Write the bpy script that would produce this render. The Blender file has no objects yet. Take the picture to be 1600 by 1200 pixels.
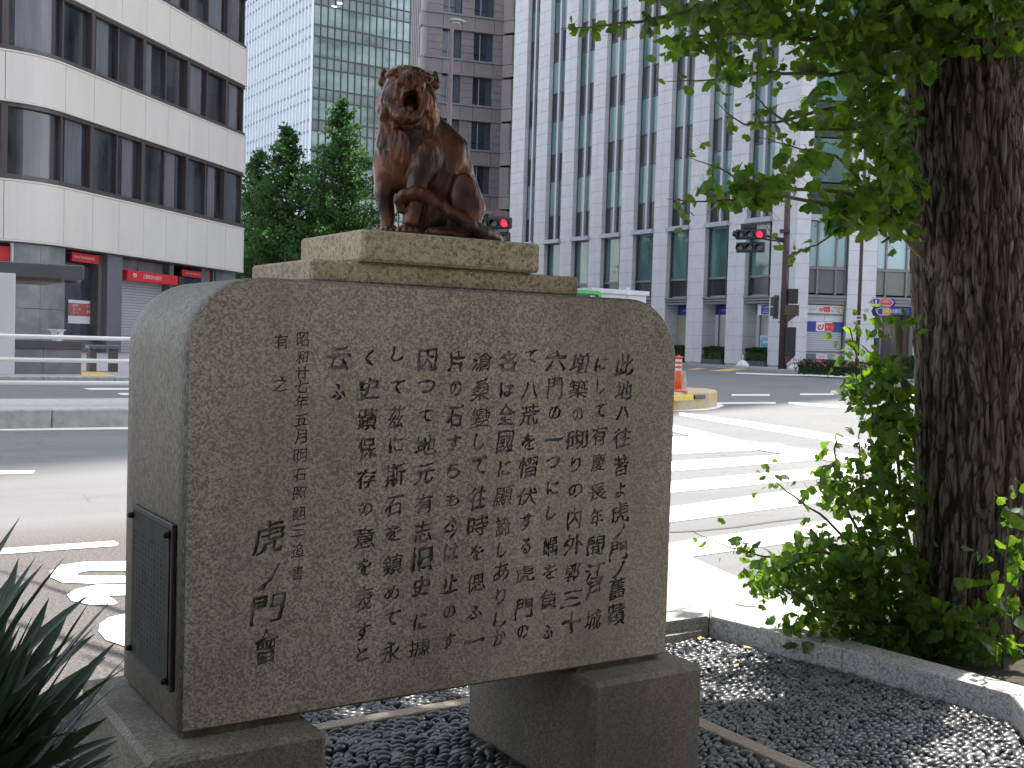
import bpy, bmesh, math, random
import numpy as np
from mathutils import Vector, Matrix, Euler, noise as mnoise
scene = bpy.context.scene
COL = scene.collection
R = math.radians
rng = np.random.default_rng(7)
random.seed(7)

# ------------------------------------------------------------------ camera
F_PX = 1742.02                                   # focal length in pixels of the 1600 px wide photograph
CAM = np.array([-0.64404644, -2.1534519, 1.09484193])
_yaw, _pit, _rol = R(32.96252714), R(-2.15778335), R(1.6809165)
FWD = np.array([math.sin(_yaw) * math.cos(_pit), math.cos(_yaw) * math.cos(_pit), math.sin(_pit)])
_r = np.array([math.cos(_yaw), -math.sin(_yaw), 0.0])
_u = np.cross(_r, FWD)
RGT = math.cos(_rol) * _r + math.sin(_rol) * _u
UPV = -math.sin(_rol) * _r + math.cos(_rol) * _u
cam_data = bpy.data.cameras.new('camera')
cam_data.sensor_width = 36.0
cam_data.lens = 36.0 * F_PX / 1600.0
cam_data.clip_start = 0.05
cam_data.clip_end = 4000.0
cam = bpy.data.objects.new('camera', cam_data)
M = Matrix.Identity(4)
for i in range(3):
    M[i][0], M[i][1], M[i][2], M[i][3] = RGT[i], UPV[i], -FWD[i], CAM[i]
cam.matrix_world = M
COL.objects.link(cam)
scene.camera = cam

# ------------------------------------------------------------------ sky, sun, exposure
SUN_AZ, SUN_EL = 66.5, 58.0                      # azimuth clockwise from +Y
world = bpy.data.worlds.new('World')
scene.world = world
world.use_nodes = True
wn = world.node_tree
wn.nodes.clear()
sky = wn.nodes.new('ShaderNodeTexSky')
sky.sky_type = 'NISHITA'
sky.sun_disc = False
sky.sun_elevation = R(SUN_EL)
sky.sun_rotation = R(SUN_AZ)
sky.air_density = 1.0
sky.dust_density = 1.5
bg = wn.nodes.new('ShaderNodeBackground')
bg.inputs['Strength'].default_value = 0.15
out = wn.nodes.new('ShaderNodeOutputWorld')
bw = wn.nodes.new('ShaderNodeRGBToBW'); wn.links.new(sky.outputs[0], bw.inputs[0])          # hazy city sky: much paler than the clear-air model
hz = wn.nodes.new('ShaderNodeMix'); hz.data_type = 'RGBA'; hz.inputs[0].default_value = .62
wn.links.new(sky.outputs[0], hz.inputs[6]); wn.links.new(bw.outputs[0], hz.inputs[7])
wn.links.new(hz.outputs[2], bg.inputs['Color'])
wn.links.new(bg.outputs[0], out.inputs['Surface'])
sun_data = bpy.data.lights.new('sun', 'SUN')
sun_data.energy = 3.0
sun_data.angle = R(0.53)
sun_data.color = (1.0, 0.95, 0.88)
sun = bpy.data.objects.new('sun', sun_data)
_sd = Vector((math.sin(R(SUN_AZ)) * math.cos(R(SUN_EL)), math.cos(R(SUN_AZ)) * math.cos(R(SUN_EL)), math.sin(R(SUN_EL))))
sun.rotation_euler = _sd.to_track_quat('Z', 'Y').to_euler()
COL.objects.link(sun)
scene.view_settings.view_transform = 'Standard'
scene.view_settings.look = 'None'
scene.view_settings.exposure = 1.72
scene.view_settings.gamma = 1.0
scene.view_settings.use_curve_mapping = False
scene.cycles.max_bounces = 8
scene.cycles.transparent_max_bounces = 8
scene.cycles.sample_clamp_indirect = 4.0

# ------------------------------------------------------------------ where a pixel's ray meets a plane (used to lay the place out in metres)
def ray(x, y):
    return FWD + (x - 800.0) / F_PX * RGT - (y - 600.0) / F_PX * UPV
def at_z(x, y, z=0.0):
    d = ray(x, y); return CAM + (z - CAM[2]) / d[2] * d
def at_x(x, y, X):
    d = ray(x, y); return CAM + (X - CAM[0]) / d[0] * d
def at_y(x, y, Y):
    d = ray(x, y); return CAM + (Y - CAM[1]) / d[1] * d
def at_d(x, y, dist):
    d = ray(x, y); return CAM + dist * d          # dist = depth along the view axis
def on_line(x, y, P, az):
    d = ray(x, y); a = R(az); n = np.array([math.cos(a), -math.sin(a)])
    t = ((np.array(P[:2]) - CAM[:2]) @ n) / (d[:2] @ n); return CAM + t * d

# ------------------------------------------------------------------ tagging and linking
def tag(o, label=None, cat=None, group=None, kind=None):
    if label: o['label'] = label
    if cat: o['category'] = cat
    if group: o['group'] = group
    if kind: o['kind'] = kind
    return o
def empty(name, loc=(0, 0, 0), rz=0.0, parent=None):
    o = bpy.data.objects.new(name, None)
    o.empty_display_size = 0.1
    o.location = loc
    o.rotation_euler = (0, 0, rz)
    COL.objects.link(o)
    if parent: o.parent = parent
    return o
def link(name, me, parent=None, loc=None, rot=None, scale=None):
    o = bpy.data.objects.new(name, me)
    if loc is not None: o.location = loc
    if rot is not None: o.rotation_euler = rot
    if scale is not None: o.scale = scale
    if parent: o.parent = parent
    COL.objects.link(o)
    return o
def copy_tree(o, parent=None):
    c = o.copy(); COL.objects.link(c)
    if parent: c.parent = parent
    for ch in o.children: copy_tree(ch, c)
    return c

class MB:
    """collects boxes, prisms, tubes and loose faces; build() links them as ONE mesh object"""
    def __init__(s): s.v = []; s.f = []; s.m = []; s.sm = []
    def add(s, verts, faces, mi=0, smooth=False):
        b = len(s.v); s.v.extend([tuple(map(float, q)) for q in verts])
        for f in faces: s.f.append(tuple(b + i for i in f)); s.m.append(mi); s.sm.append(smooth)
        return s
    def box(s, lo, hi, mi=0, fr=None, bev=0.0):
        (x0, y0, z0), (x1, y1, z1) = lo, hi
        if bev > 0:
            b = bev; prof = [(x0+b, y0), (x1-b, y0), (x1, y0+b), (x1, y1-b), (x1-b, y1), (x0+b, y1), (x0, y1-b), (x0, y0+b)]
            inn = [(x0+b, y0+b), (x1-b, y0+b), (x1-b, y0+b), (x1-b, y1-b), (x1-b, y1-b), (x0+b, y1-b), (x0+b, y1-b), (x0+b, y0+b)]
            inn = [(min(max(px, x0+b), x1-b), min(max(py, y0+b), y1-b)) for px, py in prof]
            vs = [(a, c, z0) for a, c in inn] + [(a, c, z0+b) for a, c in prof] + [(a, c, z1-b) for a, c in prof] + [(a, c, z1) for a, c in inn]
            fs = []
            for k in range(3):
                for i in range(8):
                    j = (i+1) % 8; fs.append((k*8+i, k*8+j, k*8+8+j, k*8+8+i))
            fs.append(tuple(range(7, -1, -1))); fs.append(tuple(range(24, 32)))
        else:
            vs = [(x0,y0,z0),(x1,y0,z0),(x1,y1,z0),(x0,y1,z0),(x0,y0,z1),(x1,y0,z1),(x1,y1,z1),(x0,y1,z1)]
            fs = [(0,3,2,1),(4,5,6,7),(0,1,5,4),(1,2,6,5),(2,3,7,6),(3,0,4,7)]
        if fr is not None: vs = [tuple(fr @ Vector(q)) for q in vs]
        return s.add(vs, fs, mi)
    def prism(s, poly, z0, z1, mi=0, fr=None):
        n = len(poly); vs = [(a, b, z0) for a, b in poly] + [(a, b, z1) for a, b in poly]
        if fr is not None: vs = [tuple(fr @ Vector(q)) for q in vs]
        return s.add(vs, [tuple(range(n-1, -1, -1)), tuple(range(n, 2*n))] + [(i, (i+1) % n, n+(i+1) % n, n+i) for i in range(n)], mi)
    def tube(s, pts, rad, seg=8, mi=0, cap=True, smooth=True):
        pts = [Vector(q) for q in pts]; n = len(pts)
        if not hasattr(rad, '__len__'): rad = [rad]*n
        vs = []; up = None
        for i, q in enumerate(pts):
            t = (pts[min(i+1, n-1)] - pts[max(i-1, 0)]).normalized()
            if up is None: up = Vector((0, 0, 1)) if abs(t.z) < .9 else Vector((1, 0, 0))
            a = t.cross(up).normalized(); b = a.cross(t).normalized(); up = b
            for k in range(seg):
                th = 2*math.pi*k/seg; vs.append(q + (a*math.cos(th) + b*math.sin(th))*rad[i])
        fs = [(i*seg+k, i*seg+(k+1) % seg, (i+1)*seg+(k+1) % seg, (i+1)*seg+k) for i in range(n-1) for k in range(seg)]
        s.add(vs, fs, mi, smooth)
        if cap:
            b = len(s.v) - n*seg
            s.f.append(tuple(b+k for k in range(seg-1, -1, -1))); s.m.append(mi); s.sm.append(False)
            s.f.append(tuple(b+(n-1)*seg+k for k in range(seg))); s.m.append(mi); s.sm.append(False)
        return s
    def sheet(s, poly, z, mi=0):
        return s.add([(a, b, z) for a, b in poly], [tuple(range(len(poly)))], mi)
    def mesh(s, name, mats):
        me = bpy.data.meshes.new(name); me.from_pydata(s.v, [], s.f)
        for m in (mats if isinstance(mats, (list, tuple)) else [mats]): me.materials.append(m)
        me.polygons.foreach_set('material_index', s.m); me.polygons.foreach_set('use_smooth', s.sm)
        me.update(); return me
    def build(s, name, mats, parent=None, **k):
        return link(name, s.mesh(name, mats), parent, **k)

def np_mesh(name, V, Fq, mats, smooth=False, mi=None):
    """mesh straight from numpy: V (n,3), Fq (m,k) all faces with k corners"""
    me = bpy.data.meshes.new(name); k = Fq.shape[1]
    me.vertices.add(len(V)); me.vertices.foreach_set('co', np.ascontiguousarray(V, np.float32).ravel())
    me.loops.add(Fq.size); me.loops.foreach_set('vertex_index', Fq.astype(np.int32).ravel())
    me.polygons.add(len(Fq)); me.polygons.foreach_set('loop_start', np.arange(0, Fq.size, k, dtype=np.int32))
    for m in (mats if isinstance(mats, (list, tuple)) else [mats]): me.materials.append(m)
    me.polygons.foreach_set('use_smooth', np.full(len(Fq), smooth))
    if mi is not None: me.polygons.foreach_set('material_index', np.asarray(mi, np.int32))
    me.update(calc_edges=True); me.validate(); return me

def frame(P, az, z=0.0):
    """local x runs along azimuth az, local y points away to its left (behind a facade seen from its right), z up"""
    a = R(az); d = Vector((math.sin(a), math.cos(a), 0)); n = Vector((-math.cos(a), math.sin(a), 0))
    m = Matrix.Identity(4)
    for i in range(3): m[i][0], m[i][1], m[i][2], m[i][3] = d[i], n[i], (0, 0, 1)[i], (P[0], P[1], z)[i]
    return m

_tc = {}
def glyph_mesh(s):
    """filled flat mesh of a string, centred, cap height about 1; returns verts, faces"""
    if s not in _tc:
        cu = bpy.data.curves.new('t', 'FONT'); cu.body = s; cu.size = 1.0; cu.resolution_u = 3
        o = bpy.data.objects.new('t', cu); COL.objects.link(o)
        dg = bpy.context.evaluated_depsgraph_get(); dg.update()
        me = bpy.data.meshes.new_from_object(o.evaluated_get(dg))
        V = np.array([v.co[:] for v in me.vertices]) if len(me.vertices) else np.zeros((0, 3))
        Fc = [tuple(p.vertices) for p in me.polygons]
        bpy.data.objects.remove(o); bpy.data.curves.remove(cu); bpy.data.meshes.remove(me)
        if len(V): V -= (V.min(0) + V.max(0)) / 2
        _tc[s] = (V, Fc)
    return _tc[s]
def text(name, s, mat, fr, w=None, h=None, depth=0.0, parent=None, mb=None, mi=0):
    """flat print: string fitted to width w / height h in frame fr (local x right, local z up, facing -y)"""
    V, Fc = glyph_mesh(s)
    if not len(V): return None
    sz = V.max(0) - V.min(0)
    sx = (w / sz[0]) if w else (h / sz[1]); sy = (h / sz[1]) if h else sx
    vs = [tuple(fr @ Vector((q[0]*sx, -depth, q[1]*sy))) for q in V]
    if mb is not None: mb.add(vs, Fc, mi); return mb
    m = MB(); m.add(vs, Fc); return m.build(name, mat, parent)
# ------------------------------------------------------------------ materials
def new_mat(name):
    m = bpy.data.materials.new(name); m.use_nodes = True
    n = m.node_tree.nodes; l = m.node_tree.links
    return m, n, l, n['Principled BSDF']
def pos_node(n, l, scale=(1, 1, 1), obj=False):
    if obj:
        g = n.new('ShaderNodeTexCoord'); o = g.outputs['Object']
    else:
        g = n.new('ShaderNodeNewGeometry'); o = g.outputs['Position']
    mp = n.new('ShaderNodeMapping'); mp.inputs['Scale'].default_value = scale
    l.new(o, mp.inputs['Vector']); return mp.outputs['Vector']
def noise_node(n, l, vec, scale, detail=4, rough=.55):
    t = n.new('ShaderNodeTexNoise'); t.inputs['Scale'].default_value = scale
    t.inputs['Detail'].default_value = detail; t.inputs['Roughness'].default_value = rough
    l.new(vec, t.inputs['Vector']); return t.outputs['Fac']
def ramp(n, l, fac, stops):
    r = n.new('ShaderNodeValToRGB'); cr = r.color_ramp
    while len(cr.elements) < len(stops): cr.elements.new(.5)
    for e, (p, c) in zip(cr.elements, stops):
        e.position = p; e.color = (*c, 1) if len(c) == 3 else c
    l.new(fac, r.inputs['Fac']); return r.outputs['Color']
def mix(n, l, fac, a, b, mode='MIX'):
    x = n.new('ShaderNodeMix'); x.data_type = 'RGBA'; x.blend_type = mode
    for sock, v in ((x.inputs[0], fac), (x.inputs[6], a), (x.inputs[7], b)):
        if isinstance(v, (int, float)): sock.default_value = v
        elif isinstance(v, tuple): sock.default_value = (*v, 1)
        else: l.new(v, sock)
    return x.outputs[2]
def bump(n, l, b, h, strength, dist):
    k = n.new('ShaderNodeBump'); k.inputs['Strength'].default_value = strength; k.inputs['Distance'].default_value = dist
    l.new(h, k.inputs['Height']); l.new(k.outputs[0], b.inputs['Normal'])
def simple(name, col, rough=.6, metal=0.0, var=.12, scale=3.0, bmp=0.0, bdist=.01, spec=None, obj=False, stretch=(1, 1, 1)):
    m, n, l, b = new_mat(name)
    v = pos_node(n, l, stretch, obj); f = noise_node(n, l, v, scale, 6, .6)
    c = tuple(x*(1-var) for x in col); d = tuple(min(1, x*(1+var)) for x in col)
    l.new(ramp(n, l, f, [(.3, c), (.7, d)]), b.inputs['Base Color'])
    b.inputs['Roughness'].default_value = rough; b.inputs['Metallic'].default_value = metal
    if spec is not None: b.inputs['Specular IOR Level'].default_value = spec
    if bmp: bump(n, l, b, f, bmp, bdist)
    return m
def granite(name, light, mid, dark, grain=160.0, rough=.75, dk=.30, stain=(.12, .12, .09), stain_amt=.5, grain_stretch=(1, 1, 1), bstr=.35):
    """crystals: each cell of a fine Voronoi is feldspar, grey quartz or black mica; broad weather stains over it"""
    m, n, l, b = new_mat(name)
    v = pos_node(n, l, grain_stretch)
    nz = n.new('ShaderNodeTexNoise'); nz.inputs['Scale'].default_value = grain*1.3; l.new(v, nz.inputs['Vector'])
    va = n.new('ShaderNodeVectorMath'); va.operation = 'MULTIPLY_ADD'; l.new(nz.outputs['Color'], va.inputs[0])
    va.inputs[1].default_value = (.6/grain,)*3; l.new(v, va.inputs[2])
    vo = n.new('ShaderNodeTexVoronoi'); vo.inputs['Scale'].default_value = grain; l.new(va.outputs[0], vo.inputs['Vector'])
    sp = n.new('ShaderNodeSeparateColor'); l.new(vo.outputs['Color'], sp.inputs[0])
    r = ramp(n, l, sp.outputs[0], [(0, dark), (dk-.02, dark), (dk+.06, mid), (.72, mid), (.78, light)])
    f1 = noise_node(n, l, v, grain*2.2, 2, .6)
    c = mix(n, l, .55, r, ramp(n, l, f1, [(.32, tuple(x*.35 for x in mid)), (.5, mid), (.68, light)]))
    w = pos_node(n, l, (1, 1, .45)); f2 = noise_node(n, l, w, 3.2, 5, .6)
    c = mix(n, l, ramp(n, l, f2, [(.40, (0, 0, 0)), (.74, (stain_amt,)*3)]), c, stain)
    f3 = noise_node(n, l, w, 1.1, 4, .5)
    c = mix(n, l, ramp(n, l, f3, [(.45, (0, 0, 0)), (.75, (.30,)*3)]), c, tuple(min(1, x*1.15) for x in light))
    l.new(c, b.inputs['Base Color']); b.inputs['Roughness'].default_value = rough
    bump(n, l, b, f1, bstr, .004); return m
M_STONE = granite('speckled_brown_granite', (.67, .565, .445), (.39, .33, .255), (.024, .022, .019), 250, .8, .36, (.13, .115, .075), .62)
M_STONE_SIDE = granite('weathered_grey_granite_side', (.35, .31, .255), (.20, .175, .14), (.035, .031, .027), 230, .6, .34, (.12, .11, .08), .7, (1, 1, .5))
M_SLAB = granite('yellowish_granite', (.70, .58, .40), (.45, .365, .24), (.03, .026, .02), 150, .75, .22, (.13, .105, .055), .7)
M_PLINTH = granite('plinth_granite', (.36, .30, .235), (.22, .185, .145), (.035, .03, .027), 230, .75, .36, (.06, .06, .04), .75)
M_KERB = granite('grey_kerb_granite', (.60, .58, .56), (.39, .375, .36), (.06, .06, .06), 140, .7, .28, (.23, .22, .20), .4)
M_STRIP = granite('tan_strip_granite', (.48, .40, .32), (.32, .26, .21), (.10, .08, .07), 200, .75, .3, (.22, .17, .12), .5)

def patina():
    m, n, l, b = new_mat('dark_green_carving_paint')
    v = pos_node(n, l); f = noise_node(n, l, v, 22, 4, .65); g = noise_node(n, l, v, 260, 2, .6)
    c = ramp(n, l, f, [(.36, (.020, .025, .019)), (.45, (.05, .062, .048)), (.54, (.18, .165, .135)), (.62, (.36, .30, .24))])
    c = mix(n, l, ramp(n, l, g, [(.5, (0, 0, 0)), (.75, (.35,)*3)]), c, (.2, .22, .19))
    l.new(c, b.inputs['Base Color']); b.inputs['Roughness'].default_value = .5; return m
M_PATINA = patina()

def bronze():
    m, n, l, b = new_mat('reddish_brown_bronze')
    v = pos_node(n, l, (1, 1, .55)); f = noise_node(n, l, v, 22, 6, .62)
    c = ramp(n, l, f, [(.33, (.018, .012, .010)), (.44, (.065, .028, .018)), (.56, (.16, .058, .032)), (.74, (.23, .095, .05))])
    g = noise_node(n, l, v, 9, 4, .6)
    c = mix(n, l, ramp(n, l, g, [(.45, (0, 0, 0)), (.70, (.55,)*3)]), c, (.04, .030, .018))
    l.new(c, b.inputs['Base Color']); b.inputs['Metallic'].default_value = .45; b.inputs['Roughness'].default_value = .36
    l.new(ramp(n, l, f, [(.3, (.42,)*3), (.7, (.22,)*3)]), b.inputs['Roughness'])
    h = noise_node(n, l, pos_node(n, l, (1, 1, .35)), 150, 3, .6); bump(n, l, b, h, .35, .004); return m
M_BRONZE = bronze()
M_PLAQUE = simple('dark_bronze_plate', (.016, .020, .017), .62, .0, .5, 18, .3, .002, .25)
M_PLAQUE_EDGE = simple('plate_rim_bronze', (.022, .016, .016), .6, .0, .3, 30)

def asphalt():
    m, n, l, b = new_mat('asphalt')
    v = pos_node(n, l); f = noise_node(n, l, v, 130, 3, .8); g = noise_node(n, l, v, .45, 5, .55)
    c = ramp(n, l, f, [(.36, (.095, .095, .098)), (.5, (.178, .177, .18)), (.64, (.29, .285, .28))])
    # browner, coarser aggregate in the lane beside the garden
    sx = n.new('ShaderNodeSeparateXYZ'); gg = n.new('ShaderNodeNewGeometry'); l.new(gg.outputs['Position'], sx.inputs[0])
    mr = n.new('ShaderNodeMapRange'); l.new(sx.outputs[1], mr.inputs[0])
    mr.inputs[1].default_value = 5.2; mr.inputs[2].default_value = 4.4; mr.inputs[3].default_value = 0; mr.inputs[4].default_value = 1
    mrx = n.new('ShaderNodeMapRange'); l.new(sx.outputs[0], mrx.inputs[0])
    mrx.inputs[1].default_value = 3.2; mrx.inputs[2].default_value = 2.2; mrx.inputs[3].default_value = 0; mrx.inputs[4].default_value = 1
    mu = n.new('ShaderNodeMath'); mu.operation = 'MULTIPLY'; l.new(mr.outputs[0], mu.inputs[0]); l.new(mrx.outputs[0], mu.inputs[1])
    c2 = ramp(n, l, noise_node(n, l, v, 70, 3, .85), [(.36, (.045, .036, .032)), (.5, (.105, .087, .078)), (.66, (.23, .21, .20))])
    c = mix(n, l, mu.outputs[0], c, c2)
    c = mix(n, l, ramp(n, l, g, [(.35, (.0,)*3), (.7, (.35,)*3)]), c, (.10, .10, .10))
    tr = noise_node(n, l, pos_node(n, l, (.12, 1.6, 1)), 1.6, 4, .6)              # wheel tracks and oil along the lanes
    c = mix(n, l, ramp(n, l, tr, [(.48, (.0,)*3), (.70, (.22,)*3)]), c, (.085, .085, .088))
    cr = n.new('ShaderNodeTexVoronoi'); cr.feature = 'DISTANCE_TO_EDGE'; cr.inputs['Scale'].default_value = .38
    wv = n.new('ShaderNodeVectorMath'); wv.operation = 'MULTIPLY_ADD'; nn = n.new('ShaderNodeTexNoise'); nn.inputs['Scale'].default_value = 1.7; nn.inputs['Detail'].default_value = 6
    l.new(v, nn.inputs['Vector']); l.new(nn.outputs['Color'], wv.inputs[0]); wv.inputs[1].default_value = (1.6, 1.6, 0); l.new(v, wv.inputs[2]); l.new(wv.outputs[0], cr.inputs['Vector'])
    c = mix(n, l, ramp(n, l, cr.outputs['Distance'], [(0, (.55,)*3), (.006, (.0,)*3)]), c, (.05, .05, .05))
    l.new(c, b.inputs['Base Color']); b.inputs['Roughness'].default_value = .85; bump(n, l, b, f, .4, .006); return m
M_ASPHALT = asphalt()
def paint(name, col, worn):
    m, n, l, b = new_mat(name)
    v = pos_node(n, l); f = noise_node(n, l, v, 18, 6, .75)
    l.new(ramp(n, l, f, [(.28, worn), (.40, col), (.8, tuple(min(1, x*1.04) for x in col))]), b.inputs['Base Color'])
    b.inputs['Roughness'].default_value = .6; bump(n, l, b, noise_node(n, l, v, 120, 2, .7), .3, .003); return m
M_PAINT = paint('white_road_paint', (.78, .78, .76), (.5, .49, .48))
M_YPAINT = paint('yellow_tactile_paint', (.72, .5, .16), (.45, .36, .2))
M_PAVE = simple('pale_pavement_concrete', (.36, .34, .33), .85, 0, .18, 60, .25, .004)
M_CONC = simple('kerb_concrete', (.44, .43, .41), .8, 0, .2, 9, .2, .004)
M_FARPAVE = simple('far_pavement', (.38, .36, .37), .8, 0, .1, 4)
M_MORTAR = simple('pebble_mortar', (.17, .165, .155), .9, 0, .3, 60, .5, .004)
M_SOIL = simple('planting_soil', (.05, .038, .028), .95, 0, .4, 25, .8, .02)
M_PIT = simple('grey_road_dirt', (.2, .2, .2), .9)
def pebble_mat():
    m, n, l, b = new_mat('dark_slate_pebble')
    oi = n.new('ShaderNodeObjectInfo'); v = pos_node(n, l); f = noise_node(n, l, v, 14, 2, .5)
    vo = n.new('ShaderNodeTexVoronoi'); vo.inputs['Scale'].default_value = 22; l.new(v, vo.inputs['Vector'])
    c = ramp(n, l, f, [(.35, (.045, .047, .052)), (.5, (.085, .087, .092)), (.66, (.15, .15, .152)), (.78, (.26, .25, .23))])
    l.new(c, b.inputs['Base Color']); b.inputs['Roughness'].default_value = .34; b.inputs['Specular IOR Level'].default_value = .55
    bump(n, l, b, noise_node(n, l, v, 90, 3, .6), .2, .002); return m
M_PEBBLE = pebble_mat()

def leaf_mat(name, c0, c1, t0, t1, tr=.5, rough=.5, scale=9.0):
    m = bpy.data.materials.new(name); m.use_nodes = True; n = m.node_tree.nodes; l = m.node_tree.links; n.clear()
    o = n.new('ShaderNodeOutputMaterial'); v = pos_node(n, l); f = noise_node(n, l, v, scale, 3, .6)
    p = n.new('ShaderNodeBsdfPrincipled'); p.inputs['Roughness'].default_value = rough; p.inputs['Specular IOR Level'].default_value = .35
    l.new(ramp(n, l, f, [(.3, c0), (.7, c1)]), p.inputs['Base Color'])
    t = n.new('ShaderNodeBsdfTranslucent'); l.new(ramp(n, l, f, [(.3, t0), (.7, t1)]), t.inputs['Color'])
    x = n.new('ShaderNodeMixShader'); x.inputs[0].default_value = tr
    l.new(p.outputs[0], x.inputs[1]); l.new(t.outputs[0], x.inputs[2]); l.new(x.outputs[0], o.inputs['Surface']); return m
M_GINKGO = leaf_mat('ginkgo_leaf', (.010, .036, .007), (.042, .095, .016), (.08, .23, .009), (.38, .62, .04), .38, .5, 20)
M_YUCCA = leaf_mat('spiky_dark_leaf', (.014, .036, .016), (.036, .075, .036), (.02, .05, .02), (.04, .09, .03), .08, .5, 25)
M_TREEFAR = leaf_mat('far_tree_leaf', (.026, .072, .020), (.06, .135, .035), (.05, .15, .025), (.11, .25, .05), .4, .6, .8)
M_HEDGE = leaf_mat('hedge_leaf', (.02, .06, .015), (.05, .10, .03), (.04, .1, .02), (.06, .14, .03), .3, .6, 3)
M_FLOWER = simple('pink_azalea_petal', (.75, .16, .24), .6, 0, .4, 6)
M_TWIG = simple('green_brown_twig', (.13, .12, .05), .7, 0, .3, 30)
M_DRY = simple('dry_leaf', (.4, .3, .1), .8)
def bark():
    m, n, l, b = new_mat('furrowed_bark')
    v = pos_node(n, l, (1, 1, .22)); f = noise_node(n, l, v, 26, 6, .65)
    at = n.new('ShaderNodeAttribute'); at.attribute_name = 'ridge'
    ad = n.new('ShaderNodeMath'); ad.operation = 'MULTIPLY_ADD'; l.new(f, ad.inputs[0]); ad.inputs[1].default_value = .55; l.new(at.outputs['Fac'], ad.inputs[2])
    c = ramp(n, l, ad.outputs[0], [(.3, (.008, .006, .004)), (.6, (.036, .025, .018)), (.9, (.095, .070, .054)), (1, (.16, .125, .10))])
    l.new(c, b.inputs['Base Color']); b.inputs['Roughness'].default_value = .85
    vc = n.new('ShaderNodeTexVoronoi'); vc.feature = 'DISTANCE_TO_EDGE'; vc.inputs['Scale'].default_value = 34
    wn_ = n.new('ShaderNodeTexNoise'); wn_.inputs['Scale'].default_value = 9; wn_.inputs['Detail'].default_value = 4; vs_ = pos_node(n, l, (1, 1, .20)); l.new(vs_, wn_.inputs['Vector'])
    wv = n.new('ShaderNodeVectorMath'); wv.operation = 'MULTIPLY_ADD'; l.new(wn_.outputs['Color'], wv.inputs[0]); wv.inputs[1].default_value = (.09,)*3; l.new(vs_, wv.inputs[2]); l.new(wv.outputs[0], vc.inputs['Vector'])
    k = ramp(n, l, vc.outputs['Distance'], [(0, (.25,)*3), (.10, (1,)*3)]); c = mix(n, l, 1.0, c, k, 'MULTIPLY'); l.new(c, b.inputs['Base Color'])
    h = n.new('ShaderNodeMath'); h.operation = 'MULTIPLY_ADD'; l.new(noise_node(n, l, pos_node(n, l, (1, 1, .4)), 90, 4, .7), h.inputs[0]); h.inputs[1].default_value = .5; l.new(k, h.inputs[2])
    bump(n, l, b, h.outputs[0], .8, .012); return m
M_BARK = bark()
M_BARK2 = simple('grey_bark', (.10, .08, .065), .9, 0, .3, 12)

M_CREAM = simple('cream_cladding_panel', (.78, .72, .64), .45, 0, .05, .8, stretch=(1, 1, .25))
M_SEAL = simple('dark_joint_seal', (.12, .105, .095), .7)
M_BFRAME = simple('brown_window_frame', (.11, .09, .085), .4, .3, .08, 2)
M_GREYWALL = simple('grey_polished_stone', (.23, .23, .235), .35, 0, .28, 1.6)
M_DKGREY = simple('dark_grey_metal_panel', (.10, .095, .10), .5, 0, .1, 2)
M_COLGREY = simple('slate_grey_column', (.17, .17, .19), .45, 0, .12, 1)
def glass(name, col, rough=.06, var=.5, scale=(.35, .35, .12), spec=.9, bl=None):
    m, n, l, b = new_mat(name)
    v = pos_node(n, l, scale); f = noise_node(n, l, v, 1.5, 3, .5)
    st = [(.35, tuple(x*(1-var) for x in col)), (.5, col), (.68, tuple(min(1, x*(1+var)) for x in col))]
    if bl: st.append((.8, bl))
    l.new(ramp(n, l, f, st), b.inputs['Base Color'])
    b.inputs['Roughness'].default_value = rough; b.inputs['Specular IOR Level'].default_value = spec
    w = noise_node(n, l, pos_node(n, l), .6, 2, .5); bump(n, l, b, w, .02, .05); return m
M_GLASS_L = glass('smoked_window_glass', (.035, .038, .045), .05, .7, (.6, .6, .15), .9, (.16, .16, .18))
M_GLASS_R = glass('teal_window_glass', (.11, .22, .21), .05, .45, (.3, .6, .1), 1.0)
M_GLASS_RB = glass('teal_window_with_blind', (.24, .33, .32), .07, .25, (.3, .6, .1), .9)
M_SPAN_R = glass('dark_spandrel_glass', (.055, .06, .065), .12, .3, (.3, .5, .1), .6)
M_GLASS_TL = glass('curtain_glass_painted_sky_reflection', (.60, .68, .78), .08, .12, (.02, .02, .02), .8)  # bright sky reflection is put into the base colour of this glass
M_GLASS_T = glass('pale_green_curtain_glass', (.30, .40, .39), .06, .45, (.12, .3, .25), 1.0, (.55, .63, .6))
M_SPAN_T = glass('grey_green_spandrel_glass', (.25, .30, .30), .1, .3, (.12, .3, .2), .7)
M_GLASS_B = glass('blue_grey_window_glass', (.045, .07, .09), .05, .6, (.1, .3, .1), .9, (.45, .5, .55))
M_GLASS_S = glass('shop_window_glass', (.05, .06, .075), .06, .4, (.8, .8, .3), .8)
M_MIRROR = glass('pale_reflecting_glass', (.36, .52, .52), .05, .12, (.2, .2, .3), .9)
M_WTILE = simple('white_granite_facade_tile', (.66, .66, .68), .5, 0, .07, 1.2)
M_WCORE = simple('tile_joint_grey', (.40, .40, .42), .8)  # grey of the core seen in the joints between tiles
M_MULL = simple('pale_grey_mullion', (.50, .51, .56), .4, .1, .03)
M_RFRAME = simple('charcoal_window_frame', (.09, .09, .10), .4, .2, .05)
M_LEDGE = simple('grey_metal_ledge', (.42, .44, .48), .4, .1, .05)
M_CANOPY = simple('grey_metal_canopy', (.22, .22, .23), .4, .2, .05)
M_BTILE = simple('mauve_brown_stone_panel', (.30, .265, .26), .6, 0, .1, .6)
M_BTILE_D = simple('brown_stone_joint', (.09, .08, .08), .8)
M_FIN = simple('white_curtain_wall_fin', (.88, .9, .93), .4, 0, .03)
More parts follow.
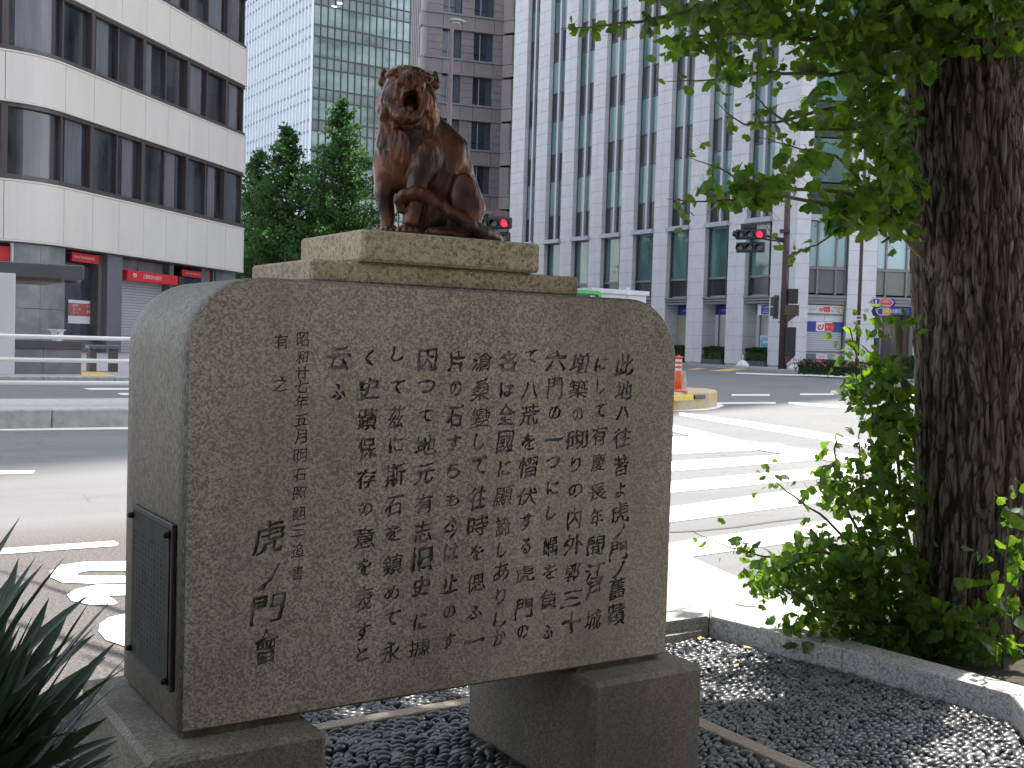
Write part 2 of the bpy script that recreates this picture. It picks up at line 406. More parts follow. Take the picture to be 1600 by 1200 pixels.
M_MULL_T = simple('dark_teal_mullion', (.07, .10, .11), .4)
M_WHITE = simple('white_paint', (.80, .80, .80), .45, 0, .03, 2)
M_OFFWHITE = simple('white_metal_panel', (.72, .72, .72), .5, 0, .04, 1)
M_RAIL = simple('white_guard_rail_paint', (.82, .82, .80), .35, 0, .04, 4)
M_SHUT = simple('pale_roller_shutter', (.52, .54, .56), .4, .1, .03)
M_RED = simple('bright_red_sign', (.72, .03, .035), .4, 0, .04)
M_DRED = simple('dull_red_poster', (.42, .10, .10), .5, 0, .1)
M_BLUE = simple('navy_blue_sign', (.035, .06, .30), .4, 0, .06)
M_LBLUE = simple('light_blue_poster', (.18, .48, .72), .4, 0, .2, 2)
M_ORANGE = simple('orange_delineator_plastic', (.80, .13, .04), .5, 0, .1, 12)
M_YELLOW = simple('yellow_reflector', (.80, .58, .03), .5, 0, .12, 12)
def worn():
    m, n, l, b = new_mat('worn_yellow_concrete')
    f = noise_node(n, l, pos_node(n, l), 4.5, 6, .7)
    l.new(ramp(n, l, f, [(.36, (.45, .42, .38)), (.5, (.5, .46, .4)), (.55, (.62, .40, .10)), (.8, (.7, .46, .08))]), b.inputs['Base Color'])
    b.inputs['Roughness'].default_value = .8; return m
M_WORN = worn()
M_BLOCKC = simple('stained_concrete_block', (.5, .44, .38), .8, 0, .35, 5, .2)
M_POLE = simple('brown_pole_paint', (.085, .045, .045), .5, .1, .15, 3)
M_SIGNAL = simple('dark_signal_housing', (.035, .037, .037), .5, .1, .15, 4)
M_SIGBROWN = simple('brown_signal_housing', (.10, .06, .05), .5, .1, .15, 4)
M_LENSOFF = simple('unlit_lens', (.02, .03, .035), .2)
def emis(name, col, s):
    m, n, l, b = new_mat(name); b.inputs['Base Color'].default_value = (*col, 1)
    b.inputs['Emission Color'].default_value = (*col, 1); b.inputs['Emission Strength'].default_value = s; return m
M_REDLIT = emis('lit_red_lens', (.9, .015, .04), 1.0)
M_BUS = simple('bright_green_bus_paint', (.04, .55, .10), .3, 0, .03)
M_BUSGLASS = simple('bus_window', (.02, .025, .03), .1)
M_RUBBER = simple('tyre_rubber', (.02, .02, .02), .8)
M_BEIGE = simple('beige_interior', (.42, .37, .28), .7, 0, .15, .8)
M_DARKWOOD = simple('dark_cabinet', (.045, .035, .05), .5, 0, .2, 2)
M_PLANTER = simple('dark_planter_box', (.10, .10, .11), .7)
M_ORANGETXT = emis('orange_destination_text', (.9, .16, .03), 1.0)
M_GOLD = simple('orange_yellow_sign_paint', (.75, .38, .05), .5)
M_INK = simple('black_print', (.03, .03, .04), .6)
M_BLIND = simple('hanging_blind', (.16, .16, .18), .2, 0, .25, 2, stretch=(3, 3, .2))
# ------------------------------------------------------------------ the granite monument
S = 1.25                                  # metres per unit of the stone's own width
ZB = 0.245 * S                            # underside of the big stone above the pebbles
SW, SDp, SH = S, .3521 * S, .7227 * S
INSCR = [  # x of column top, size px, [(character, y)]
 (976, 36, [('此',570),('地',610),('ハ',645),('往',683),('昔',727),('よ',765),('虎',800),('ノ',830),('門',860),('ノ',890),('舊',918),('蹟',958)]),
 (940, 33, [('に',568),('し',604),('て',641),('有',680),('慶',722),('長',768),('年',808),('間',852),('江',892),('戸',920),('城',966)]),
 (905, 36, [('増',568),('築',608),('の',648),('砌',687),('り',725),('の',766),('内',810),('外',850),('郭',893),('三',934),('十',972)]),
 (869, 34, [('六',563),('門',606),('の',645),('一',686),('つ',722),('に',762),('し',800),('嵎',853),('を',893),('負',935),('ふ',985)]),
 (830, 34, [('て',557),('八',610),('荒',648),('を',690),('慴',730),('伏',775),('す',815),('る',853),('虎',895),('門',950),('の',985)]),
 (793, 36, [('名',565),('は',608),('全',648),('國',690),('に',732),('顯',775),('諦',822),('し',858),('あ',893),('り',930),('し',966),('か',994)]),
 (753, 36, [('滄',565),('桑',610),('變',652),('し',690),('て',728),('往',778),('時',822),('を',863),('偲',910),('ふ',955),('一',1000)]),
 (713, 34, [('片',565),('の',607),('石',652),('す',692),('ら',735),('も',780),('今',825),('は',862),('止',910),('の',955),('す',1000)]),
 (668, 36, [('因',562),('つ',603),('て',650),('地',696),('元',740),('有',787),('志',830),('旧',873),('史',915),('に',970),('據',1010)]),
 (622, 36, [('し',553),('て',605),('茲',652),('に',695),('斯',742),('石',790),('を',832),('鎮',882),('め',925),('て',965),('永',1018)]),
 (577, 38, [('く',560),('史',608),('蹟',655),('保',700),('存',748),('の',795),('意',840),('を',885),('表',935),('す',985),('と',1020)]),
 (529, 38, [('云',560),('ふ',612)]),
 (473, 24, [('昭',530),('和',558),('廿',583),('七',603),('年',628),('五',656),('月',682),('明',712),('石',742),('照',770),('翻',802),('三',828),('追',860),('書',894)]),
 (440, 25, [('有',534),('之',600)]),
 (420, 56, [('虎',840),('ノ',902),('門',952),('會',1010)]),
]
def contours_of(ch):
    V, Fc = glyph_mesh(ch)
    cnt = {}
    for f in Fc:
        for i in range(len(f)):
            e = (f[i], f[(i+1) % len(f)]); k = (min(e), max(e)); cnt.setdefault(k, []).append(e)
    nxt = {}
    for k, es in cnt.items():
        if len(es) == 1: nxt.setdefault(es[0][0], []).append(es[0][1])
    loops = []
    while nxt:
        a = next(iter(nxt)); loop = [a]; b = nxt[a].pop()
        if not nxt[a]: del nxt[a]
        while b != a and b in nxt:
            loop.append(b); c = nxt[b].pop()
            if not nxt[b]: del nxt[b]
            b = c
        if len(loop) > 2: loops.append(V[loop][:, :2])
    return loops
def densify(L, step):
    o = []
    for i in range(len(L)):
        a, b = L[i], L[(i+1) % len(L)]; k = max(1, int(np.hypot(*(b-a)) / step))
        for j in range(k): o.append(a + (b-a)*j/k)
    return np.array(o)
all_loops = []; glyphs = []
for ci, (cx, szp, chars) in enumerate(INSCR):
    top = at_y(cx, chars[0][1], 0.0); wx = top[0]
    for k, (ch, cy) in enumerate(chars):
        c = at_y(cx, cy, 0.0); c = np.array([wx, 0.0, c[2]])
        depth = (c - CAM) @ FWD
        s = szp * depth / F_PX
        loops = contours_of(ch)
        if not loops: continue
        ext = np.concatenate(loops); e = np.ptp(ext, axis=0); big = max(e[0], e[1])
        kana = ch in 'よにしてりのつをすらもはかるくめとふハノ'
        sc = s / max(big, .75) * (.66 if kana else .90)
        jx, jy = (1 + .10*rng.standard_normal()), (1 + .08*rng.standard_normal())
        sh = .08 + .06*rng.standard_normal(); ph = rng.uniform(0, 100)
        nv = sum(len(L) for L in loops); thick = sc * (.036 if szp > 30 else .010) * (1.2 if kana else max(.15, 1.25 - nv/150))
        # faces along the wall: x' = world x, y' = world z, foreshortening of the wall compensated in width
        gl = []
        for L in loops:
            L = densify(L, .045)
            # brush character: outline pushed out where the stroke runs flat, eroded elsewhere, and gently warped
            d = np.roll(L, -1, 0) - np.roll(L, 1, 0); d /= (np.linalg.norm(d, axis=1, keepdims=True) + 1e-9)
            nrm = np.stack([d[:, 1], -d[:, 0]], 1)
            Q = np.empty_like(L)
            for i, (px_, py_) in enumerate(L):
                w1 = mnoise.noise((px_*2.2+ph, py_*2.2, 1.0)); w2 = mnoise.noise((px_*2.2, py_*2.2+ph, 7.0))
                w3 = mnoise.noise((px_*4.5+ph, py_*4.5, 3.0))
                Q[i] = (px_ + .07*w1, py_ + .07*w2 + .16*px_*.5)
                Q[i] = Q[i]*sc + nrm[i]*(thick*(.55 + 2.0*w3))
            Q = Q * (jx, jy); Q[:, 0] += sh*Q[:, 1]
            Q[:, 0] *= 1.06
            gl.append(Q + (c[0], c[2]))
        glyphs.append(gl); all_loops.extend(gl)

ox0, ox1, oz0, oz1, RAD = 0.0, SW, ZB, ZB + SH, .155
def stone_outline(ins, nseg=14):
    p = [(ox0+ins, oz0+ins), (ox1-ins, oz0+ins)]; r = RAD - ins
    for k in range(nseg+1):
        t = math.pi/2*k/nseg; p.append((ox1-RAD + r*math.cos(t), oz1-RAD + r*math.sin(t)))
    for k in range(nseg+1):
        t = math.pi/2 + math.pi/2*k/nseg; p.append((ox0+RAD + r*math.cos(t), oz1-RAD + r*math.sin(t)))
    return p
BV = .006
fo = stone_outline(BV)
from mathutils.geometry import delaunay_2d_cdt
pts, eds = [], []
for L in [np.array(fo)] + all_loops:
    k0 = len(pts); n_ = len(L); pts.extend(Vector((float(q[0]), float(q[1]))) for q in L); eds.extend((k0+i, k0+(i+1) % n_) for i in range(n_))
dv, de, df, *_ = delaunay_2d_cdt(pts, eds, [], 0, 1e-6)
DV = np.array([v[:] for v in dv]); DF = np.array([f for f in df]); CT = DV[DF].mean(1)
inside = np.zeros(len(CT), bool)
def winding(P, L):
    w = np.zeros(len(P), int)
    for i in range(len(L)):
        (x0, y0), (x1, y1) = L[i-1], L[i]
        s = (x1-x0)*(P[:, 1]-y0) - (P[:, 0]-x0)*(y1-y0)
        w += ((y0 <= P[:, 1]) & (y1 > P[:, 1]) & (s > 0)).astype(int) - ((y0 > P[:, 1]) & (y1 <= P[:, 1]) & (s < 0)).astype(int)
    return w
for gl in glyphs:
    al = np.concatenate(gl); lo, hi = al.min(0), al.max(0)
    c_ = np.nonzero(((CT > lo) & (CT < hi)).all(1))[0]
    if len(c_): inside[c_] |= sum(winding(CT[c_], L) for L in gl) != 0
fo_in = winding(CT, np.array(fo)) != 0
FV = [(q[0], 0.0, q[1]) for q in DV]; FF = [tuple(f) for f in DF[fo_in & ~inside]]
GF = [tuple(f) for f in DF[fo_in & inside]]
# orient all to -y
def fix(f):
    a, b, c = (Vector(FV[i]) for i in f[:3]); return f if (b-a).cross(c-a).y < 0 else tuple(reversed(f))
mon = empty('stone_monument', (SW/2, SDp/2, 0))
tag(mon, 'broad speckled granite monument stone carved with columns of characters, raised on two blocks', 'monument')
mon.location = (0, 0, 0)
st = MB(); st.add(FV, [fix(f) for f in FF], 0)
CD = .005
for L in all_loops:
    n = len(L); st.add([(a, 0.0, b) for a, b in L] + [(a, CD, b) for a, b in L], [(i, (i+1) % n, n+(i+1) % n, n+i) for i in range(n)], 2)
so = stone_outline(0.0); n = len(so)
# sides with slightly worn, uneven lower edge
ny = 10
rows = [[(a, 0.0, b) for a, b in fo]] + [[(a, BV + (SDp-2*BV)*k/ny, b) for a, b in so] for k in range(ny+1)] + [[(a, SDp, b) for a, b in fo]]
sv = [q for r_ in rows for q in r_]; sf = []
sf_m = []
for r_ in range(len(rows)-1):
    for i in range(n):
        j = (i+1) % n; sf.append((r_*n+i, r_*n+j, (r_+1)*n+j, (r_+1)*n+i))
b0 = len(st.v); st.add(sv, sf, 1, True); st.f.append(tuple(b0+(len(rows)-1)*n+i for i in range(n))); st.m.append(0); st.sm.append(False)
st.add([(q[0], 5e-3, q[2]) for q in FV], [fix(f) for f in GF], 2)
slab_ob = st.build('inscribed_stone', [M_STONE, M_STONE_SIDE, M_PATINA], mon)

# plinth blocks, mortar beds
def block(name, lo, hi, mat, parent, bev=.012, wob=.0):
    m = MB(); m.box(lo, hi, 0, None, bev); return m.build(name, mat, parent)
PT = ZB - .0125
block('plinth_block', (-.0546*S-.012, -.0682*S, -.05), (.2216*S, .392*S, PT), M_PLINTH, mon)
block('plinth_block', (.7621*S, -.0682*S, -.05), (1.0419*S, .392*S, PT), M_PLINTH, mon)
M_MOSS = simple('mossy_mortar', (.14, .13, .07), .9, 0, .4, 30)
for x0, x1 in ((.012, .2216*S-.02), (.7621*S+.02, SW-.012)):
    mb = MB(); k = 16
    prof = [(x0+(x1-x0)*i/k, .010+.012*rng.random()) for i in range(k+1)] + [(x1-.004, SDp-.014), (x0+.004, SDp-.014)]
    mb.prism(prof, PT, ZB); mb.build('mortar_bed', M_MOSS, mon)
# the two slabs under the tiger
u = [v*S for v in (.3093, .6787, .0323, .312)]; lz = [v*S + ZB for v in (.7227, .762, .8178)]
l_ = [v*S for v in (.2228, .7849, .0507-.03, .3398+.01)]
LOWER = [v*S for v in (.2228, .7849, .0507, .3398)]
block('lower_slab', (LOWER[0], LOWER[2], lz[0]+.001), (LOWER[1], LOWER[3], lz[1]), M_SLAB, mon, .006)
block('upper_slab', (u[0], u[2], lz[1]+.0012), (u[1], u[3], lz[2]), M_SLAB, mon, .006)
SLAB_TOP = lz[2]
# bronze plate on the left end
pl = empty('bronze_plaque', (0, 0, 0), 0, mon)
pc = [at_x(*q, -.008) for q in ((206.5, 787), (268.5, 818), (268.7, 1083), (206.5, 1026.5))]
y0 = (pc[0][1]+pc[3][1])/2; y1 = (pc[1][1]+pc[2][1])/2; z1 = (pc[0][2]+pc[1][2])/2; z0 = (pc[2][2]+pc[3][2])/2
ya, yb = min(y0, y1), max(y0, y1)
m = MB(); m.box((-.010, ya, z0), (-.0005, yb, z1), 0, None, .002); m.box((-.0125, ya+.012, z0+.012), (-.0098, yb-.012, z1-.012), 1)
# rows of small raised characters, too small to read in the photograph
m.build('plate', [M_PLAQUE_EDGE, M_PLAQUE], pl)
m = MB()
for k in range(11):
    yy = yb - .03 - (yb-ya-.06)*k/10.5; zz = z1 - .055
    while zz > z0 + .05 + (.1 if k == 10 else 0):
        h = .0075
        for _ in range(3):
            a, b = rng.uniform(-.003, .003, 2)
            if rng.random() < .5: m.box((-.0128, yy-.0035, zz-b-.0006), (-.0124, yy+.0035, zz-b+.0006))
            else: m.box((-.0128, yy+a-.0006, zz-.0035), (-.0124, yy+a+.0006, zz+.0035))
        zz -= .0125
m.build('raised_text', M_PLAQUE, pl)
for yy in (ya+.016, yb-.016):
    for zz in (z0+.02, z1-.022):
        m = MB(); m.tube([(-.024, yy, zz), (-.022, yy, zz), (-.010, yy, zz)], [.003, .006, .007], 10); m.build('bolt', M_PLAQUE, pl)

# ------------------------------------------------------------------ the bronze tiger (signed distance field -> surface net)
def tiger():
    RD = np.array([.5642, .215, 0]) - CAM; RD[2] = 0; Dist = np.linalg.norm(RD); fw = RD/Dist
    rt = np.array([fw[1], -fw[0], 0]); K = Dist*100/F_PX*.975
    org = at_y(625, 366, .215 - .0); base = np.array([org[0], org[1], SLAB_TOP])
    h = .0155
    ux, vy, wz = np.arange(-.72, 1.95, h), np.arange(-.06, 2.85, h), np.arange(-1.05, 1.15, h)
    U, Vv, W = np.meshgrid(ux, vy, wz, indexing='ij', sparse=True)
    U = U.astype(np.float32); Vv = Vv.astype(np.float32); W = W.astype(np.float32)
    F = np.full((len(ux), len(vy), len(wz)), 9.0, np.float32)
    def smin(a, b, k):
        hh = np.clip(.5 + .5*(b-a)/k, 0, 1); return b + (a-b)*hh - k*hh*(1-hh)
    def region(c, r):
        sl = []
        for ax, cc, rr in ((ux, c[0], r[0]), (vy, c[1], r[1]), (wz, c[2], r[2])):
            i0 = max(0, int((cc-rr-ax[0])/h)); i1 = min(len(ax), int((cc+rr-ax[0])/h)+2); sl.append(slice(i0, max(i0+1, i1)))
        return tuple(sl)
    def ell(c, r, k=.08, rot=0.0, roty=0.0, cut=False):
        m_ = max(r) + k + .12; s_ = region(c, (m_, m_, m_))
        x = U[s_[0]] - c[0]; y = Vv[:, s_[1]] - c[1]; z = W[:, :, s_[2]] - c[2]
        if rot: ca, sa = math.cos(rot), math.sin(rot); x, y = x*ca + y*sa, -x*sa + y*ca
        if roty: ca, sa = math.cos(roty), math.sin(roty); x, z = x*ca + z*sa, -x*sa + z*ca
        q = np.sqrt((x/r[0])**2 + (y/r[1])**2 + (z/r[2])**2); d = (q-1)*min(r)*1.0
        q2 = np.sqrt((x/r[0]**2)**2 + (y/r[1]**2)**2 + (z/r[2]**2)**2) + 1e-6; d = q*(q-1)/q2
        G = F[s_]
        F[s_] = -smin(-G, d, k) if cut else smin(G, d, k)
    def cap(a, b, r0, r1, k=.06):
        a = np.array(a, float); b = np.array(b, float); c = (a+b)/2; m_ = np.linalg.norm(b-a)/2 + max(r0, r1) + k + .1
        s_ = region(c, (m_,)*3)
        x = U[s_[0]] - a[0]; y = Vv[:, s_[1]] - a[1]; z = W[:, :, s_[2]] - a[2]; ba = b-a
        t = np.clip((x*ba[0] + y*ba[1] + z*ba[2])/(ba@ba), 0, 1)
        d = np.sqrt((x-t*ba[0])**2 + (y-t*ba[1])**2 + (z-t*ba[2])**2) - (r0 + (r1-r0)*t)
        F[s_] = smin(F[s_], d, k)
    # --- body: a seated cat, facing left and a little to the viewer, head raised and turned to the viewer
    ell((.10, 1.22, .10), (.44, .56, .40), .10, .12)          # chest
    ell((.38, 1.15, .02), (.40, .62, .40), .15, .35)          # ribs / shoulder
    ell((.66, .88, -.08), (.44, .68, .40), .2, .5)            # barrel
    ell((.90, .48, -.14), (.34, .50, .40), .2, .30)           # rump
    cap((.34, 1.76, .0), (.72, 1.42, -.08), .30, .35, .2)     # nape
    cap((.76, 1.32, -.06), (1.10, .64, -.15), .28, .23, .15)  # back line
    cap((.10, 1.9, .10), (.12, 1.35, .16), .38, .42, .12)     # neck / ruff
    ell((-.14, 1.5, .22), (.26, .42, .24), .10, .1)           # chest fur
    ell((.12, 1.38, .36), (.28, .36, .18), .1)                # bib
    # forelegs
    cap((-.24, 1.22, .06), (-.25, .72, .12), .20, .155, .1); cap((-.25, .72, .12), (-.19, .14, .16), .15, .108, .06)
    ell((-.26, 1.05, .06), (.18, .36, .22), .1)
    cap((.34, 1.30, .40), (.25, .72, .46), .23, .165, .035); cap((.25, .72, .46), (.16, .16, .44), .165, .13, .05)
    ell((.38, 1.26, .42), (.22, .36, .17), .04, .12)           # near shoulder muscle
    ell((.26, .90, .52), (.12, .24, .12), .04)
    for (px_, pz_, s_) in ((-.16, .34, 1.0), (.12, .60, 1.1)): # paws with toes
        ell((px_, .09, pz_-.08), (.15*s_, .11, .19*s_), .05)
        for t in range(4):
            ell((px_-.12*s_+.08*s_*t, .075, pz_+.06*s_-.02*abs(t-1.5)), (.048*s_, .075, .095*s_), .018)
    ell((-.42, .07, .05), (.10, .07, .12), .03)               # far forepaw's outer toes
    ell((-.34, .07, .12), (.09, .08, .10), .04)
    # haunch, hind leg, foot
    ell((1.00, .56, .32), (.25, .46, .20), .03, .16)
    ell((.97, .90, .34), (.15, .15, .13), .06)
    cap((.90, .88, .36), (.80, .22, .40), .10, .10, .08)
    cap((1.12, .50, .26), (1.06, .16, .22), .20, .16, .1)
    cap((1.0, .09, .34), (.52, .08, .56), .11, .10, .05)      # near hind foot
    for t in range(4): ell((.47+.03*t, .07, .50+.055*t), (.085, .065, .045), .018)
    ell((.55, .42, -.02), (.40, .40, .26), .1)                # belly
    cap((.50, .10, -.30), (.95, .12, -.30), .12, .16, .08)
    # shoulder blade and ribs modelling
    ell((.50, 1.28, .30), (.16, .34, .10), .08, .35)
    # tail sweeping from behind the rump along the near side and round the foreleg
    T = [(1.06, .22, -.36), (1.34, .10, -.26), (1.54, .05, -.02), (1.50, .06, .26), (1.30, .12, .50), (1.05, .22, .66), (.78, .38, .70), (.56, .52, .68), (.38, .62, .66), (.22, .665, .64), (.06, .64, .60), (-.02, .55, .55), (.01, .44, .50), (.09, .40, .48)]
    TR = [.10, .105, .105, .105, .105, .10, .10, .095, .09, .088, .085, .085, .08, .06]
    for i in range(len(T)-1): cap(T[i], T[i+1], TR[i], TR[i+1], .02)
    # --- head, raised, open mouth
    ell((.07, 2.15, .30), (.42, .44, .40), .10)
    ell((-.24, 2.02, .26), (.16, .27, .22), .08, -.1); ell((.39, 2.04, .28), (.16, .27, .22), .08, .1)   # cheek ruffs
    for dx, dy in ((-.31, 2.2), (-.33, 2.05), (-.29, 1.9)): ell((dx, dy, .18), (.09, .06, .10), .05, .5)
    for dx, dy in ((.46, 2.2), (.48, 2.05), (.44, 1.9)): ell((dx, dy, .18), (.09, .06, .10), .05, -.5)
    ell((.10, 2.40, .54), (.19, .13, .22), .06)               # muzzle bridge
    ell((.01, 2.33, .62), (.13, .10, .12), .04); ell((.20, 2.33, .62), (.13, .10, .12), .04)  # whisker pads
    ell((.105, 2.44, .72), (.085, .055, .06), .02)            # nose
    ell((-.15, 2.50, .42), (.14, .07, .12), .05, .25); ell((.33, 2.49, .42), (.13, .07, .12), .05, -.25)  # brows
    ell((.08, 2.56, .22), (.30, .12, .26), .08)               # crown
    ell((.05, 1.83, .58), (.22, .13, .19), .06); ell((.04, 1.77, .68), (.14, .09, .11), .04)  # lower jaw, chin
    cap((-.24, 2.1, .48), (-.08, 1.88, .60), .10, .09, .06); cap((.36, 2.1, .48), (.20, 1.88, .60), .10, .09, .06)
    ell((.12, 2.05, .74), (.145, .175, .24), .03, 0, 0, True)  # open mouth
    ell((.12, 2.03, .58), (.115, .15, .26), .02, 0, 0, True)
    ell((-.13, 2.41, .60), (.085, .05, .06), .02, .2, 0, True); ell((.33, 2.40, .60), (.085, .05, .06), .02, -.2, 0, True)
    ell((-.13, 2.41, .53), (.05, .035, .05), .01); ell((.33, 2.40, .53), (.05, .035, .05), .01)
    ell((.07, 2.455, .78), (.02, .018, .04), .01, 0, 0, True); ell((.14, 2.455, .78), (.02, .018, .04), .01, 0, 0, True)
    ell((.10, 1.92, .60), (.07, .05, .14), .03)               # tongue
    for tx in (.0, .20): cap((tx+.02, 2.22, .70), (tx+.025, 2.17, .71), .025, .008, .01); cap((tx+.02, 1.90, .68), (tx+.02, 1.95, .67), .022, .008, .01)
    ell((.04, 1.70, .56), (.17, .06, .14), .03, 0, 0, True)   # hollow under the chin
    for s_, ex in ((-1, -.31), (1, .47)):
        cap((ex, 2.44, .12), (ex + s_*.01, 2.62, .08), .10, .03, .05)
        ell((ex + s_*.0, 2.56, .18), (.05, .08, .06), .02, 0, 0, True)
    # --- surface relief: fur locks on ruff and bib, muscle unevenness
    xx, yy, zz = np.meshgrid(ux, vy, wz, indexing='ij', sparse=True)
    near = np.abs(F) < .1
    ii = np.nonzero(near); P = np.stack([ux[ii[0]], vy[ii[1]], wz[ii[2]]], 1)
    def vn(P, s, seed):
        Q = P*s + seed; i0 = np.floor(Q).astype(int); f = Q - i0; f = f*f*(3-2*f); tot = 0
        for a in (0, 1):
            for b in (0, 1):
                for c in (0, 1):
                    hsh = ((i0[:, 0]+a)*73856093 ^ (i0[:, 1]+b)*19349663 ^ (i0[:, 2]+c)*83492791) & 0xffffff
                    v = ((hsh*2654435761) % 16777216)/16777216.0
                    w_ = (f[:, 0] if a else 1-f[:, 0])*(f[:, 1] if b else 1-f[:, 1])*(f[:, 2] if c else 1-f[:, 2]); tot = tot + v*w_
        return tot*2-1
    u_, v_, w_ = P.T
    ruff = np.clip(1 - np.maximum(np.hypot((u_-.05)/.62, (v_-1.85)/.95) - .72, 0)/.25, 0, 1)*np.clip((v_-1.0)/.3, 0, 1)
    PP = P * (1, .38, 1) + np.stack([.06*vn(P, 3, 5), 0*u_, 0*u_], 1)
    locks = vn(PP, 13, 3)
    disp = .016*vn(P, 3.2, 11) + .014*vn(P*(1.2, .7, 1.2), 8, 2) + ruff*(.018*np.abs(locks) + .016*vn(PP, 26, 8)) + .004*vn(P*(1, .5, 1), 22, 4)
    F[ii] -= (disp*.9).astype(np.float32)
    # flat seat on the slab
    F[:] = np.maximum(F, -(Vv + .0) + 0*F - .0)
    # --- naive surface nets
    neg = F < 0
    c8 = sum(neg[a:F.shape[0]-1+a, b:F.shape[1]-1+b, c:F.shape[2]-1+c].astype(np.int8) for a in (0, 1) for b in (0, 1) for c in (0, 1))
    mixed = (c8 > 0) & (c8 < 8); idx = -np.ones(mixed.shape, np.int32); ci = np.nonzero(mixed); idx[ci] = np.arange(len(ci[0]))
    acc = np.zeros((len(ci[0]), 3)); ct = np.zeros(len(ci[0]))
    corners = [(a, b, c) for a in (0, 1) for b in (0, 1) for c in (0, 1)]
    for p in corners:
        for ax in range(3):
            if p[ax] == 1: continue
            q = list(p); q[ax] = 1
            f0 = F[ci[0]+p[0], ci[1]+p[1], ci[2]+p[2]]; f1 = F[ci[0]+q[0], ci[1]+q[1], ci[2]+q[2]]
            x = (f0 < 0) != (f1 < 0); t = np.where(x, f0/(f0-f1+1e-12), 0)
            e = np.tile(np.array(p, float), (len(t), 1)); e[:, ax] += t; acc[x] += e[x]; ct[x] += 1
    pos = acc/np.maximum(ct, 1)[:, None] + np.stack(ci, 1)
    L = np.stack([ux[0] + pos[:, 0]*h, vy[0] + pos[:, 1]*h, wz[0] + pos[:, 2]*h], 1)
    quads = []
    for ax in range(3):
        o = [k for k in range(3) if k != ax]; sl0 = [slice(1, -1)]*3; sl0[ax] = slice(0, -1); sl1 = [slice(1, -1)]*3; sl1[ax] = slice(1, None)
        a0 = neg[tuple(sl0)]; a1 = neg[tuple(sl1)]; w = np.nonzero(a0 != a1); g_ = [w[0], w[1], w[2]]
        g_ = [g_[k] + (0 if k == ax else 1) for k in range(3)]
        def cell(d0, d1):
            k = [None]*3; k[ax] = g_[ax]; k[o[0]] = g_[o[0]] - d0; k[o[1]] = g_[o[1]] - d1; return idx[k[0], k[1], k[2]]
        q = np.stack([cell(1, 1), cell(0, 1), cell(0, 0), cell(1, 0)], 1)
        flip = a0[w] if ax != 1 else ~a0[w]
        q[~flip] = q[~flip][:, ::-1]; quads.append(q)
    Q = np.concatenate(quads); Q = Q[(Q >= 0).all(1)]
    Wd = base + K*(L[:, :1]*rt + L[:, 1:2]*np.array([0, 0, 1.0]) - L[:, 2:3]*fw)
    me = np_mesh('tiger_body', Wd - base, Q, M_BRONZE, True)
    o = link('tiger_statue', me, None, base)
    tag(o, 'reddish brown bronze tiger sitting with raised head and open mouth on top of the stone', 'statue')
    return o
tiger_ob = tiger()
# ------------------------------------------------------------------ ground, roads, paint
RZ = -.1
def strct(name, mb, mats, **k):
    o = mb.build(name, mats, **k); o['kind'] = 'structure'; return o
m = MB(); m.sheet([(-2500, -2500), (2500, -2500), (2500, 2500), (-2500, 2500)], RZ); strct('road', m, M_ASPHALT)
# pavement beside the garden (a shade above the road)
ap = [at_z(*q, RZ)[:2] for q in ((1048, 867), (1130, 902), (1256, 957))]
m = MB(); m.prism([(1.45, 1.13), (9, -9), (40, -9), (12, -3.4), (5.2, .1), (3.25, 1.34), tuple(ap[1]), tuple(ap[0]), (2.6, 3.3), (1.7, 2.4)], RZ-.2, RZ+.035)
strct('pavement', m, M_PAVE)
# garden floor: mortar under the pebbles
m = MB(); m.prism([(-.55, -4), (2.3, -4), (2.3, -.5), (2.47, -.17), (2.40, .95), (2.30, 1.03), (-.55, .99)], RZ-.1, -.008)
floor = strct('pebble_paving', m, M_MORTAR)
# flush tan strips
m = MB(); m.box((-.5, .665, -.01), (1.60, .718, .012), 0, None, .003); m.build('edging_strip', M_STRIP, floor)
m = MB(); m.box((1.545, -3.5, -.01), (1.603, .663, .012), 0, None, .003); m.build('edging_strip', M_STRIP, floor)
# granite kerb stones round the garden
gk = empty('garden_kerb', (0, 0, 0)); tag(gk, 'low grey granite kerb round the pebble garden, turning a corner by the tree', 'kerb')
KH = .08
def kerb_stone(poly, z0=-.12, z1=KH):
    m = MB(); c = np.mean(poly, 0); n = len(poly)
    ins = [tuple(np.array(q) + (c-np.array(q))/np.linalg.norm(c-np.array(q))*.008) for q in poly]
    vs = [(a, b, z0) for a, b in poly] + [(a, b, z1-.006) for a, b in poly] + [(a, b, z1) for a, b in ins]
    fs = [(k*n+i, k*n+(i+1) % n, (k+1)*n+(i+1) % n, (k+1)*n+i) for k in (0, 1) for i in range(n)] + [tuple(range(2*n, 3*n))]
    m.add(vs, fs); m.build('kerb_stone', M_KERB, gk)
A0, A1, A2, A3 = (2.283, .937), (2.386, .392), (2.441, -.205), (2.19, -.46)
B0, B1, B2, B3 = (2.402, 1.06), (2.503, .398), (2.562, -.255), (2.29, -.55)
gp = .003
m = MB()
for P_ in ([(2.290, .945), (2.392, .392), (2.446, -.20), (2.197, -.462), (2.197, -1.5), (2.29, -1.5), (2.285, -.54), (2.552, -.25), (2.495, .40), (2.39, 1.05), (2.35, 1.05)], [(-.5, .99), (2.3, .95), (2.38, 1.05), (-.5, 1.09)]): m.prism(P_[::-1], -.1, KH-.012)
m.build('joint_mortar', M_MORTAR, gk)
kerb_stone([A0, A1, B1, B0]); kerb_stone([(A1[0], A1[1]-gp), A2, B2, (B1[0], B1[1]-gp)]); kerb_stone([(A2[0]-gp, A2[1]-gp), A3, B3, (B2[0]-gp, B2[1]-gp)])
